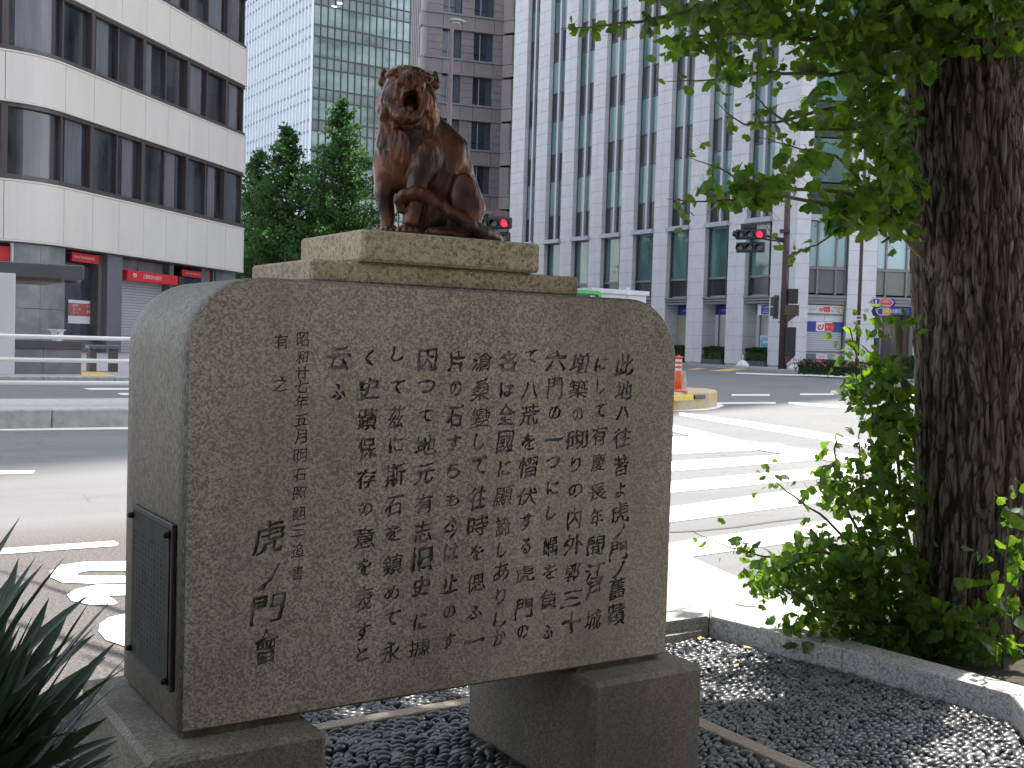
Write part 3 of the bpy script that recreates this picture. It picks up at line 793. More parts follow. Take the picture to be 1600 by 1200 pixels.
kerb_stone([(A3[0]-.003, A3[1]-.004), (2.19, -1.6), (2.30, -1.6), (B3[0]-.003, B3[1]-.004)])
kerb_stone([(1.33, .956), (2.2815, .941), (2.4005, 1.064), (1.33, 1.10)]); kerb_stone([(.40, .97), (1.326, .956), (1.326, 1.10), (.40, 1.11)])
kerb_stone([(-.55, .985), (.396, .97), (.396, 1.11), (-.55, 1.12)])
# lower step stone of the back kerb
m = MB(); m.box((1.33, .93, -.05), (2.24, .952, .035), 0, None, .004); m.build('kerb_foot', M_KERB, gk)
# planting bed behind the kerb
m = MB(); m.prism([(2.50, .62), (2.57, -.25), (2.30, -.56), (2.30, -1.6), (4.6, -1.6), (4.6, .9), (2.9, .95)], RZ-.1, .02); strct('soil', m, M_SOIL)

# pebbles: each a flattened stone set in the mortar
def pebble_meshes():
    r = []
    for k in range(6):
        bm = bmesh.new(); bmesh.ops.create_icosphere(bm, subdivisions=2, radius=1.0)
        for v in bm.verts:
            nz = mnoise.noise(v.co*1.1 + Vector((k*5.1, 0, 0)))
            v.co *= 1 + .16*nz; v.co.x *= 1.0 + .1*math.sin(k)
            v.co.z = max(v.co.z, -.35)
        me = bpy.data.meshes.new('pebble'); bm.to_mesh(me); bm.free()
        for p in me.polygons: p.use_smooth = True
        me.materials.append(M_PEBBLE); r.append(me)
    return r
PMESH = pebble_meshes()
def in_poly(x, y, P):
    c = False
    for i in range(len(P)):
        (x0, y0), (x1, y1) = P[i], P[i-1]
        if (y0 > y) != (y1 > y) and x < (x1-x0)*(y-y0)/(y1-y0) + x0: c = not c
    return c
areas = [([(-.5, -.75), (1.535, -.75), (1.535, .655), (-.5, .655)], .0),
         ([(1.612, -1.2), (2.17, -1.2), (2.17, -.47), (2.42, -.205), (2.365, .39), (2.262, .915), (-.5, .955), (-.5, .728), (1.612, .728)], .0)]
peb = []
for ai, (P, _) in enumerate(areas):
    sp_u, sp_v, Lm = ((.041, .0225, .0205), (.0325, .0190, .0165))[ai]
    for j in range(-110, 110):
        for i in range(-50, 90):
            a = i*sp_u + (j % 2)*sp_u*.5 + rng.normal(0, .004); b = j*sp_v + rng.normal(0, .0025)
            ang0 = .22; x = a*math.cos(ang0) - b*math.sin(ang0) + .6; y = a*math.sin(ang0) + b*math.cos(ang0)
            if not in_poly(x, y, P): continue
            if (-.09 < x < .29 and -.1 < y < .5) or (.94 < x < 1.315 and -.1 < y < .5): continue
            if rng.random() < .02: continue
            L = Lm*(1 + .18*rng.standard_normal()); Wd = L*(.60 + .10*rng.standard_normal())
            peb.append((x, y, ang0 + rng.normal(0, .45), abs(L)+.003, max(.008, abs(Wd)), (.010 + .003*rng.random())*(Lm/.0205), rng.integers(6), rng.normal(0, .14), rng.normal(0, .14)))
def cam_px(P):
    d = np.array(P) - CAM; z = d @ FWD; return 800 + F_PX*(d @ RGT)/z, 600 - F_PX*(d @ UPV)/z, z
def vis(p):
    x, y, z = cam_px((p[0], p[1], 0)); return 510 < x < 1600 and 1000 < y < 1200 and not (510 < x < 735 and y < 1110 and False)
order = sorted(range(len(peb)), key=lambda i: (0 if vis(peb[i]) else 1, np.hypot(peb[i][0]-CAM[0], peb[i][1]-CAM[1])))
def pmat(p):
    return Matrix.Translation((p[0], p[1], .002)) @ Euler((p[7], p[8], p[2])).to_matrix().to_4x4() @ Matrix.Diagonal((p[3], p[4], p[5], 1))
for i in order[:295]:
    o = bpy.data.objects.new('pebble', PMESH[peb[i][6]]); o.parent = floor; o.matrix_local = pmat(peb[i]); COL.objects.link(o)
allV, allF, off = [], [], 0
base = [(np.array([v.co[:] for v in me.vertices]), np.array([p.vertices[:] for p in me.polygons])) for me in PMESH]
for i in order[295:]:
    V, Fq = base[peb[i][6]]; M4 = np.array(pmat(peb[i])); allV.append(V @ M4[:3, :3].T + M4[:3, 3]); allF.append(Fq + off); off += len(V)
o = link('pebbles', np_mesh('pebbles', np.concatenate(allV), np.concatenate(allF), M_PEBBLE, True), floor); o['kind'] = 'stuff'
print('pebbles', len(peb))
# some fallen bits
for k, (x, y, a) in enumerate(((1150, 1040, .3), (1060, 985, 1.2), (1093, 998, .6), (1168, 1012, 2.0))):
    g = at_z(x, y, .014); m = MB(); m.add([(-.02, -.004, 0), (0, -.010, .003), (.022, 0, .006), (0, .010, .002)], [(0, 1, 2, 3)])
    tag(m.build('fallen_leaf', M_DRY, None, loc=tuple(g), rot=(0, 0, a)), ['small dry yellow leaf lying on pebbles nearest the granite block', 'tiny dry leaf on the pebbles against the back kerb beside the stone', 'dry yellow leaf on the pebbles in the kerb corner', 'small dry leaf on the pebbles near the long kerb'][k], 'leaf')

# road paint
pz = RZ + .004
def pg(pts): return [tuple(at_z(*q, RZ)[:2]) for q in pts]
cross = empty('zebra_crossing', (0, 0, 0)); cross['kind'] = 'structure'
# stripes run beside the traffic; far ends end on one oblique line
def stripe(P0, P1, wid, parent=cross, name='stripe'):
    P0 = np.array(P0); P1 = np.array(P1); d = (P1-P0)/np.linalg.norm(P1-P0); nrm = np.array([-d[1], d[0]])
    m = MB(); m.sheet([tuple(P0-nrm*wid/2), tuple(P1-nrm*wid/2), tuple(P1+nrm*wid/2), tuple(P0+nrm*wid/2)], pz); m.build(name, M_PAINT, parent)
for (l0, l1, r0, r1) in (((1030, 683), (1030, 700), (1120, 683), (1158, 692)), ((1030, 700), (1030, 711), (1215, 692), (1240, 701)), ((1020, 723), (1020, 739), (1300, 706), (1330, 715)),
                         ((1010, 756), (1010, 774), (1340, 726), (1370, 740)), ((1000, 799), (1000, 823), (1400, 744), (1440, 765)), ((985, 858), (985, 884), (1490, 785), (1500, 812))):
    m = MB(); m.sheet(pg((l1, r1, r0, l0)), pz); m.build('stripe', M_PAINT, cross)
m = MB(); m.sheet(pg(((985, 655), (1054, 665), (1155, 688), (1262, 703), (1400, 718), (1400, 735), (1262, 716), (1155, 699), (1054, 676), (985, 664))[::-1]), pz+.004); m.build('edge_line', M_PAINT, cross)
m = MB(); m.sheet(pg(((1061, 644), (1180, 660), (1264, 673), (1420, 700), (1420, 712), (1264, 684), (1175, 669), (1061, 649))[::-1]), pz); m.build('edge_line', M_PAINT, cross)
marks = empty('road_markings', (0, 0, 0)); marks['kind'] = 'structure'
for q in (((1143, 616), (1203, 616), (1203, 618.6), (1143, 618.6)), ((1250, 615), (1303, 615), (1303, 617.4), (1250, 617.4)), ((1100, 629), (1212, 628.4), (1212, 631), (1100, 631.4)),
          ((1232, 628), (1330, 635), (1330, 639), (1232, 631)), ((1380, 616), (1450, 617), (1450, 619), (1380, 618.4)),  # first quad of this row paints the edge of a sunlit patch
          ((-40, 736), (55, 735.5), (52, 741), (-40, 742)), ((-60, 861.5), (0, 858), (178, 846), (186, 850), (182, 854), (0, 867), (-60, 870)),
          ((-60, 670), (300, 666), (300, 670), (-60, 674)), ((129, 606.6), (330, 606.6), (330, 609.3), (140, 609.3)), ((183, 614.4), (330, 614.4), (330, 617.4), (190, 617.4)),
          ((1150, 582), (1460, 592), (1460, 594.5), (1150, 584))):
    m = MB(); m.sheet(pg(q[::-1]), pz); m.build('white_line_and_sun_edge', M_PAINT, marks)
# large painted characters in the near lane, read from the left-hand traffic's side
def ring(outer, inner, name='painted_character'):
    cu = bpy.data.curves.new('r', 'CURVE'); cu.dimensions = '2D'; cu.fill_mode = 'BOTH'
    for L in (outer, inner):
        if not L: continue
        Lw = pg(L); sp = cu.splines.new('POLY'); sp.points.add(len(Lw)-1)
        for i, q in enumerate(Lw): sp.points[i].co = (q[0], q[1], 0, 1)
        sp.use_cyclic_u = True
    o = bpy.data.objects.new('r', cu); COL.objects.link(o); dg = bpy.context.evaluated_depsgraph_get(); dg.update()
    me = bpy.data.meshes.new_from_object(o.evaluated_get(dg)); bpy.data.objects.remove(o); bpy.data.curves.remove(cu)
    me.materials.clear(); me.materials.append(M_PAINT); me.transform(Matrix.Translation((0, 0, pz))); link(name, me, marks)
ring([(330, 874), (195, 878), (130, 879), (95, 884), (78, 894), (79, 903), (96, 911), (140, 913), (195, 912), (330, 909)],
     [(330, 889), (195, 893), (140, 893), (122, 896), (120, 900), (140, 901), (195, 901), (330, 898)])
ring([(330, 910), (195, 914), (150, 915), (118, 922), (104, 930), (112, 940), (140, 946), (176, 947), (184, 943), (176, 936), (168, 932), (330, 928)], None)
ring([(330, 958), (195, 960), (170, 966), (156, 976), (154, 988), (165, 1001), (195, 1011), (330, 1016)], None)
ring([(78, 1092), (84, 1083), (135, 1077), (150, 1082), (150, 1098), (100, 1118), (92, 1112)], None)
# yellow tactile strips and pavements on the far sides
m = MB(); m.prism([(-60, 23.95), (12.2, 23.95), (15.5, 25.5), (17.5, 29), (40, 52), (33, 95), (-60, 95)], RZ-.2, .03); strct('far_pavement', m, M_FARPAVE)
m = MB()
for i in range(24):
    m.box((-20+i*1.5, 23.75, RZ-.1), (-20+i*1.5+1.492, 23.945, .045), 0, None, .015)
for i in range(12): pass
m.build('kerb', M_CONC, None)['kind'] = 'structure'
a, b = at_z(127, 579.5, .03), at_z(150, 579.5, .03); c, d = at_z(183, 588, .03), at_z(127, 588, .03)
m = MB(); m.sheet([tuple(q[:2]) for q in (d, c, b, a)], .034); strct('tactile_paving', m, M_YPAINT)
# pavement in front of the white building (wraps the corner)
RB = [(47.2, 120), (47.2, 49.5), (46.0, 44.5), (44.6, 41.0), (43.4, 36.5), (42.9, 32), (43.5, 24), (90, -60), (200, -60), (200, 120)]
m = MB(); m.prism(RB[::-1], RZ-.2, .03); strct('far_pavement', m, M_FARPAVE)
m = MB()
for i in range(len(RB)-5):
    p0, p1 = np.array(RB[i]), np.array(RB[i+1]); L = np.linalg.norm(p1-p0); az = math.degrees(math.atan2(*(p1-p0)))
    k = max(1, int(L/2)); fr = frame(p0, az)
    for j in range(k): m.box((j*L/k, .0, RZ-.1), ((j+1)*L/k-.02, -.18, .05), 0, fr)
m.build('kerb', M_CONC, None)['kind'] = 'structure'
for q in (((1072, 577.4), (1092, 575.2), (1106, 575.2), (1086, 577.8)), ((1106, 579.6), (1150, 574.8), (1182, 575.6), (1136, 580.2))):
    w = [tuple(at_z(x, y, RZ)[:2]) for x, y in q[::-1]]; m = MB(); m.sheet(w, pz); m.build('yellow_hatching', M_YPAINT, marks)
# manhole lid
g = at_z(1168, 944, RZ+.035); m = MB(); m.tube([(g[0], g[1], RZ), (g[0], g[1], RZ+.040)], .055, 24); tag(m.build('manhole_lid', M_KERB, None), 'small round pale utility lid in the pavement beyond the garden kerb', 'manhole lid')
# tar crack line
m = MB(); pts = [at_z(x, y, RZ) for x, y in ((1048, 832), (1090, 830), (1150, 824), (1210, 815), (1260, 809))]
for i in range(4):
    a, b = pts[i], pts[i+1]; m.add([(a[0], a[1]-.02, pz-.001), (b[0], b[1]-.02, pz-.001), (b[0], b[1]+.02, pz-.001), (a[0], a[1]+.02, pz-.001)], [(0, 1, 2, 3)])
m.build('tar_seam', simple('tar', (.06, .06, .06), .7), marks)

# median with kerb and guard rail
md = [(-40, 12.18), (3.0, 12.25), (9, 13.1), (13.3, 13.9), (14.9, 14.5), (15.45, 15.1), (15.2, 15.75), (14.4, 16.1), (9, 15.3), (3, 14.4), (-40, 14.3)]
m = MB(); m.prism(md, RZ-.2, .115); strct('median_strip', m, M_CONC)
mk = empty('median_kerb', (0, 0, 0)); mk['kind'] = 'structure'
x = -6.0
while x < 3.0:
    m = MB(); m.box((x, 12.02, RZ-.1), (x+.992, 12.20, .13), 0, None, .02); m.build('kerb_block', M_CONC, mk); x += 1.0
for i in range(1, 3):
    p0, p1 = np.array(md[i]), np.array(md[i+1]); L = np.linalg.norm(p1-p0); az = math.degrees(math.atan2(*(p1-p0))); fr = frame(p0, az)
    for j in range(int(L)): m = MB(); m.box((j*L/int(L), -.14, RZ-.1), ((j+1)*L/int(L)-.01, .04, .13), 0, fr, .02); m.build('kerb_block', M_CONC, mk)
isl = empty('island_end', (0, 0, 0)); tag(isl, 'rounded traffic island end with worn yellow paint at the zebra crossing', 'traffic island')
# island end block: outline from its visible foot
tip = [(9.5, 13.0), (11.8, 13.35), (13.4, 13.72), (14.6, 14.2), (15.35, 14.75), (15.6, 15.3), (15.3, 15.9), (14.4, 16.3), (11.5, 15.9), (9.5, 15.5)]
m = MB(); n = len(tip); c = np.mean(tip, 0); ins = [tuple(np.array(q)+(c-np.array(q))*.03) for q in tip]
m.add([(a, b, RZ) for a, b in tip] + [(a, b, .20) for a, b in tip] + [(a, b, .24) for a, b in ins], [(k*n+i, k*n+(i+1) % n, (k+1)*n+(i+1) % n, (k+1)*n+i) for k in (0, 1) for i in range(n)] + [tuple(range(2*n, 3*n))])
m.build('island_block', M_WORN, isl)
p0, p1 = np.array(tip[2]), np.array(tip[3]); az = math.degrees(math.atan2(*(p1-p0))); fr = frame(p0, az)
m = MB(); m.box((-.35, -.035, .08), (.55, .0, .19), 0, fr, .008); m.build('yellow_reflector', M_YELLOW, isl)
m = MB(); m.box((.62, -.03, .09), (1.1, .0, .18), 0, fr, .008); m.build('grey_reflector', M_LENSOFF, isl)
nose = pg(((1040, 643), (1100, 641), (1122, 638), (1132, 634), (1124, 630.5), (1108, 629.5), (1060, 630)))
m = MB(); m.sheet(nose[::-1], pz-.001); m.build('painted_nose', M_PAINT, marks)
# weathered concrete block on the island
g = at_y(1066, 600, 14.75); fr = frame((g[0], 14.75), 80)
blk = MB(); prof = [(-.55, .0), (.13, .0), (.17, .14), (.125, .20), (.10, .35), (.05, .385), (-.55, .385)]
vs = [tuple(fr @ Vector((a, d, .24+b))) for d in (0, .4) for a, b in prof]; n = len(prof)
blk.add(vs, [tuple(range(n)), tuple(range(2*n-1, n-1, -1))] + [(i, n+i, n+(i+1) % n, (i+1) % n) for i in range(n)])
tag(blk.build('concrete_block', M_BLOCKC, None), 'stained pale concrete block standing on the yellow traffic island', 'concrete block')
# delineator post: orange with white reflective bands
def delineator(P, label, zb):
    e = empty('delineator_post', (P[0], P[1], zb)); tag(e, label, 'road post')
    m = MB(); m.tube([(0, 0, 0), (0, 0, .03), (0, 0, .06)], [.20, .19, .07], 14); m.build('base', M_ORANGE, e)
    H = float(at_y(1059, 555, P[1])[2]) - zb; m = MB(); m.tube([(0, 0, .05), (0, 0, H*.55), (0, 0, H-.03), (0, 0, H)], [.085, .06, .05, .02], 12); m.build('post', M_ORANGE, e)
    for z in (.58*H, .70*H, .82*H): m = MB(); m.tube([(0, 0, z), (0, 0, z+.07*H)], .064, 12); m.build('reflective_band', M_WHITE, e)
    for z in (.655*H, .775*H, .93*H): m = MB(); m.tube([(0, 0, z), (0, 0, z+.035*H)], .085, 12); m.build('collar', M_ORANGE, e)
g = at_y(1059, 600, 14.0); delineator((g[0], 14.0), 'orange and white flexible post on the island beside the stone edge', .24)
rail = empty('guard_rail', (0, 13, 0)); tag(rail, 'white three bar guard rail along the middle of the road, behind the stone', 'guard rail')
for zt in (.985, .69, .40): m = MB(); m.tube([(-12, 0, zt), (12*.8, 0, zt)], .028, 10); m.build('rail_bar', M_RAIL, rail)
for xx in (-5, -2, 1.0, 4.9, 7.9): m = MB(); m.tube([(xx, .05, .1), (xx, .05, 1.0)], .04, 10); m.build('rail_post', M_RAIL, rail)
# ------------------------------------------------------------------ left: cream and smoked-glass office building with a rounded corner
LB = empty('cream_office_building', (0, 0, 0)); tag(LB, 'cream panelled office building with rounded corner, ribbon windows and bank on the ground floor', 'building')
P1 = np.array([9.2, 48.9]); AZ = 46.0; RC = 3.6
dv1 = np.array([math.sin(R(AZ)), math.cos(R(AZ))]); nin = np.array([-math.cos(R(AZ)), math.sin(R(AZ))])   # inward normal
CC = P1 + RC*nin                                      # centre of the rounded corner
LEN = 17.25
def path(s, off=0.0):
    """point on the facade line at arc length s (0 = end of the curve), pushed inward by off"""
    if s >= LEN - .5:                                  # small rounded far end
        t = min(1.0, (s-(LEN-.5))/.785); a = t*math.pi/2; c = P1 + dv1*(LEN-.5) + nin*.5; r = .5-off
        return tuple(c + dv1*r*math.sin(a) - nin*r*math.cos(a))
    if s >= 0: return tuple(P1 + dv1*s + nin*off)
    L = RC*R(44)
    if s >= -L:
        a = R(AZ) - s/RC; n_ = np.array([-math.cos(a), math.sin(a)]); return tuple(CC - (RC-off)*n_)
    return (CC[0] + (s+L), CC[1]-RC+off)
ARC = RC*R(44)
def band(name, s0, s1, z0, z1, off, th, mat, parent, seg=None):
    n = seg or max(1, int(abs(s1-s0)/.35) if (s0 < 0 or s1 > LEN-.5) else 1)
    ss = [s0 + (s1-s0)*i/n for i in range(n+1)]
    poly = [path(s, off) for s in ss] + [path(s, off+th) for s in reversed(ss)]
    m = MB(); m.prism(poly, z0, z1); return m.build(name, mat, parent)
joints = [-ARC-4.2, -ARC-2.1, -ARC, 0.05] + [0.05 + 2.085*i for i in range(1, 9)] + [LEN+.28]
BANDS = [(4.7, 7.15), (10.4, 12.4), (15.35, 17.35), (20.4, 22.4)]
WINS = [(7.32, 10.32), (12.55, 15.27), (17.5, 20.3), (22.55, 25.4)]
core_s = [-ARC-6, -ARC-3, -ARC] + [-ARC + ARC*i/8 for i in range(1, 9)] + [LEN-.5, LEN-.25, LEN+.0, LEN+.28]
core = [path(s, .62) for s in core_s]
far = [tuple(np.array(core[-1]) + nin*16), tuple(np.array(core[0]) + np.array([0, 18.0]))]
m = MB(); m.prism((core + far), 4.72, 34.0); m.build('wall_core', M_SEAL, LB)
endc = [path(s, .03) for s in (LEN-.5, LEN-.25, LEN, LEN+.28)]
for z0, z1 in BANDS:
    for a, b in zip(joints[:-1], joints[1:]):
        if b - a > 2.0 or a > LEN-2.5: band('cladding_panel', a+.012, b-.012, z0+.03, z1-.03, 0, .10, M_CREAM, LB, seg=10 if (a < -.1 and a > -ARC-.1) else (6 if b > LEN-.5 else 1))
    band('band_backing', joints[0], LEN+.28, z0, z1, .07, .55, M_SEAL, LB, seg=40)
    band('drip_trim', joints[0], LEN+.28, z1-.02, z1+.05, -.03, .2, M_CREAM, LB, seg=40)
    band('drip_trim', joints[0], LEN+.28, z0-.05, z0+.02, -.02, .2, M_CREAM, LB, seg=40)
    # side of the band returns away from the street
    m = MB(); e0 = np.array(path(LEN+.28, 0)); m.box((0, .03, z0), (12, .12, z1), 0, frame(e0 - nin*0 + dv1*0, AZ-90)); m.build('side_cladding', M_CREAM, LB)
for wi, (z0, z1) in enumerate(WINS):
    band('window_head_frame', joints[0], LEN+.28, z1-.13, z1+.06, .10, .5, M_BFRAME, LB, seg=40)
    band('window_sill_frame', joints[0], LEN+.28, z0-.10, z0+.10, .06, .5, M_BFRAME, LB, seg=40)
    for k, (a, b) in enumerate(zip(joints[:-1], joints[1:])):
        w = empty('window', (0, 0, 0), 0, LB)
        band('pane', a+.02, b-.02, z0+.10, z1-.13, .32, .03, M_GLASS_L, w, seg=10 if (-ARC-.1 < a < -.1) else (6 if b > LEN-.5 else 1))
        if k % 2 == 1 and a > 0: band('mullion', a-.06, a+.06, z0+.05, z1-.1, .16, .22, M_BFRAME, w, seg=1)
        else: band('mullion', a-.13, a+.13, z0+.05, z1-.1, .08, .35, M_BFRAME, w, seg=2)
        if (k + wi) % 2 == 1:                      # blind or curtain behind the glass edge
            band('blind', a+.14+.5*rng.random(), a+.8+rng.uniform(.1, .9), z0+.12, z1-.15, .30, .012, M_BLIND, w, seg=1)
# ground floor, set back under the first band
def seg_box(name, s0, s1, z0, z1, off, th, mat, parent=LB): return band(name, s0, s1, z0, z1, off, th, mat, parent, seg=None if s0 < 0 else 1)
m = MB(); gf = [path(s, 3.0) for s in core_s[2:]]; m.prism(gf + [tuple(np.array(gf[-1]) + nin*10), tuple(np.array(gf[0]) + np.array([0, 14.0]))], 0, 4.71); m.build('ground_floor_core', M_DKGREY, LB)
band('soffit', joints[0], LEN+.2, 4.60, 4.66, .15, 3.2, M_DKGREY, LB, seg=40)
def sx(x, y=470): q = on_line(x, y, P1, AZ); return float((q[:2]-P1) @ dv1)
grey_end = sx(110)
# big polished grey stone wall on the curve, as separate slabs
for a, b in ((-2.3, -1.0), (-1.0, grey_end)):
    for z0, z1 in ((0, 1.9), (1.92, 3.3), (3.32, 4.6)):
        band('stone_slab', a+.008, b-.008, z0, z1, .28, .4, M_GREYWALL, LB, seg=8)
band('white_corner_trim', -2.36, -2.31, 0, 4.6, .22, .3, M_OFFWHITE, LB, seg=1)
band('red_header', -ARC-3, -2.4, 3.85, 4.45, .45, .1, M_RED, LB, seg=8)
band('shop_pane', -ARC-3, -2.4, 0.1, 3.85, .6, .05, M_GLASS_S, LB, seg=8)
c0, c1 = sx(175), sx(198)
fr1 = frame(P1, AZ)
def onf(x, y, off=0.0):
    q = on_line(x, y, P1 + nin*off, AZ); return float((q[:2]-P1) @ dv1), q[2]
bay = empty('glazed_bay', (0, 0, 0), 0, LB)
m = MB(); m.box((grey_end, .95, .75), (c0, 1.0, 4.55), 0, fr1); m.build('pane', M_GLASS_S, bay)
m = MB(); m.box((grey_end, .90, .0), (c0, 1.1, .75), 0, fr1); m.build('plinth_panel', M_COLGREY, bay)
m = MB(); m.box((c0-.35, .5, .75), (c0-.02, .94, 4.55), 0, fr1); m.build('dark_jamb', M_SEAL, bay)
sgn = empty('red_strip_sign', (0, 0, 0), 0, LB)
s0, zt = onf(111, 393, .55); s1, zt2 = onf(174, 403, .55)
m = MB(); m.box((s0, .5, 4.12), (s1, .6, 4.52), 0, fr1); m.build('sign_board', M_RED, sgn)
text('sign_text', 'Bank of Tokyo-Mitsubishi UFJ', M_WHITE, fr1 @ Matrix.Translation((s0+.95, .495, 4.32)), w=1.5, h=.16, parent=sgn)
pst = empty('poster', (0, 0, 0), 0, LB)
s0, z1_ = onf(107, 468, .9); s1, z0_ = onf(160, 507, .9)
m = MB(); m.box((s0, .90, z0_), (s1, .93, z1_), 0, fr1); m.build('poster_edge', M_OFFWHITE, pst)
m = MB(); m.box((s0, .885, z0_+.35), (s1-.02, .90, z1_-.14), 0, fr1); m.build('poster_sheet', M_DRED, pst)
for t_, (dx, dz, w_) in (('ATM', (.5, .62, .42)), ('カード', (.62, .45, .6)), ('ローン', (.52, .28, .42)), ('キャンペーン', (1.75, .6, .85)), ('365', (1.6, .36, .5))):
    text('poster_text', t_, M_OFFWHITE, fr1 @ Matrix.Translation((s0+dx, .884, z0_+.2+dz)), w=w_, h=.13, parent=pst)
# slate column
for a, b, o_ in ((c0, c1, .25), (sx(278), sx(284.5), .5), (sx(330), sx(340), .6), (sx(352), sx(362), .6)):
    m = MB(); m.box((a, o_, 0), (b, o_+.7, 4.6), 0, fr1, .01); m.build('column', M_COLGREY, LB)
# shutter bay with red box sign
ra, rb = c1, sx(278)
m = MB(); m.box((ra, .9, 4.0), ((ra+rb)/2-.02, 1.0, 4.58), 0, fr1); m.build('header_panel', M_GREYWALL, LB)
m = MB(); m.box(((ra+rb)/2+.02, .9, 4.0), (rb, 1.0, 4.58), 0, fr1); m.build('header_panel', M_GREYWALL, LB)
sh = empty('roller_shutter', (0, 0, 0), 0, LB)
for k in range(26):
    m = MB(); m.box((ra+.05, .93, .05+k*.135), (rb, .97, .05+k*.135+.115), 0, fr1); m.build('slat', M_SHUT, sh)
m = MB(); m.box((ra, .98, 0), (rb, 1.02, 4.0), 0, fr1); m.build('shutter_backing', M_SEAL, sh)
bx = empty('red_box_sign', (0, 0, 0), 0, LB)
s0, z1_ = onf(199.5, 422, .2); s1, z0_ = onf(278, 442.5, .2)
m = MB(); m.box((s0, .20, 3.52), (s1, .85, 4.0), 0, fr1, .01); m.build('sign_box', M_RED, bx)
text('sign_text', '三菱東京UFJ銀行', M_WHITE, fr1 @ Matrix.Translation((s0+2.2, .195, 3.76)), w=1.75, h=.24, parent=bx)
m = MB()
for dx in (-.06, .06):
    pts = [(s0+.62+dx+.075*math.cos(t), .195, 3.78+.085*math.sin(t)) for t in np.linspace(0, 2*math.pi, 17)]
    m.tube([tuple(fr1 @ Vector(q)) for q in pts], .018, 6, cap=False)
m.build('sign_emblem', M_WHITE, bx)
s0, _ = onf(285, 440, .6); s1, _ = onf(327, 440, .6)
st2 = empty('red_strip_sign', (0, 0, 0), 0, LB)
m = MB(); m.box((s0, .62, 4.08), (s1, .72, 4.42), 0, fr1); m.build('sign_board', M_RED, st2)
text('sign_text', 'Bank of Tokyo-Mitsubishi UFJ', M_WHITE, fr1 @ Matrix.Translation((s0+1.1, .615, 4.25)), w=1.5, h=.12, parent=st2)
m = MB(); m.box((s0, .8, 0), (s1, .85, 4.05), 0, fr1); m.build('shop_pane', M_GLASS_S, LB)
m = MB(); m.box((s1+.02, .7, 0), (LEN, .8, 4.6), 0, fr1); m.build('grey_wall_panel', M_GREYWALL, LB)

# ------------------------------------------------------------------ metro entrance on the far pavement
me_ = empty('metro_entrance', (0, 0, 0)); tag(me_, 'low stone walled stair entrance with flat grey roof slab behind the guard rail', 'metro entrance')
Y = 25.6
def yx(x, y=560, Yv=Y): return float(at_y(x, y, Yv)[0])
def yz(x, y, Yv=Y): return float(at_y(x, y, Yv)[2])
m = MB(); m.box((-4, Y, yz(60, 434)), (yx(130), Y+3.0, yz(60, 411)), 0, None, .02); m.build('roof_slab', M_DKGREY, me_)
m = MB(); m.box((-3.5, Y+.3, yz(60, 439)), (yx(98), Y+2.6, yz(60, 434)-.003), 0); m.build('soffit', simple('ochre_soffit', (.2, .16, .11), .7), me_)
m = MB(); m.tube([(yx(124), Y+.9, yz(124, 436)), (yx(124), Y+.9, yz(124, 442))], [.2, .17], 14); m.build('ceiling_lamp', M_DKGREY, me_)
m = MB(); m.box((yx(0)-2.5, Y-.12, .02), (yx(21.5), Y+.1, yz(10, 427)), 0, None, .01); m.build('white_panel', M_OFFWHITE, me_)
m = MB(); m.tube([(yx(25), Y+.5, 0), (yx(25), Y+.5, yz(25, 433))], .035, 8); m.build('post', M_COLGREY, me_)
for a, b in ((22.5, 67), (67.6, 127)):
    m = MB(); m.box((yx(a), Y-.02, .02), (yx(b), Y+.25, yz(60, 545)), 0, None, .006); m.build('wall_block', M_GREYWALL, me_)
    m = MB(); m.box((yx(a), Y-.05, yz(60, 545)+.002), (yx(b)+.02, Y+.28, yz(60, 532)), 0, None, .006); m.build('wall_cap', M_DKGREY, me_)
m = MB(); m.box((yx(22.5), Y-.04, -.05), (yx(127), Y+.26, .03), 0); m.build('wall_foot', M_DKGREY, me_)
bb = empty('white_utility_box', (yx(90), Y+.1, yz(90, 533))); tag(bb, 'small white box with sloping rim standing on the low stone wall', 'box')
m = MB(); m.tube([(0, 0, 0), (0, 0, .25)], [.105, .15], 4, smooth=False); m.build('box_body', M_WHITE, bb)
m = MB(); m.box((-.19, -.15, .25), (.17, .15, .275)); m.build('lid', M_WHITE, bb)
m = MB(); m.tube([(.0, -.13, .19), (0, -.145, .19)], .022, 10); m.build('lock', M_SEAL, bb)
bd = empty('dark_bench', (yx(160, 560, 27.5), 27.5, 0)); tag(bd, 'dark low bench with slab seat in front of the bank window', 'bench')
w_ = yx(178, 560, 27.5) - yx(130, 560, 27.5)
m = MB(); m.box((-w_/2, -.25, yz(150, 545, 27.5)-.0), (w_/2, .25, yz(150, 539, 27.5)), 0, None, .01); m.build('seat', M_COLGREY, bd)
for sx_ in (-.35, .35): m = MB(); m.box((sx_*w_-.08, -.2, .02), (sx_*w_+.08, .2, yz(150, 545, 27.5)-.002)); m.build('leg', M_SEAL, bd)

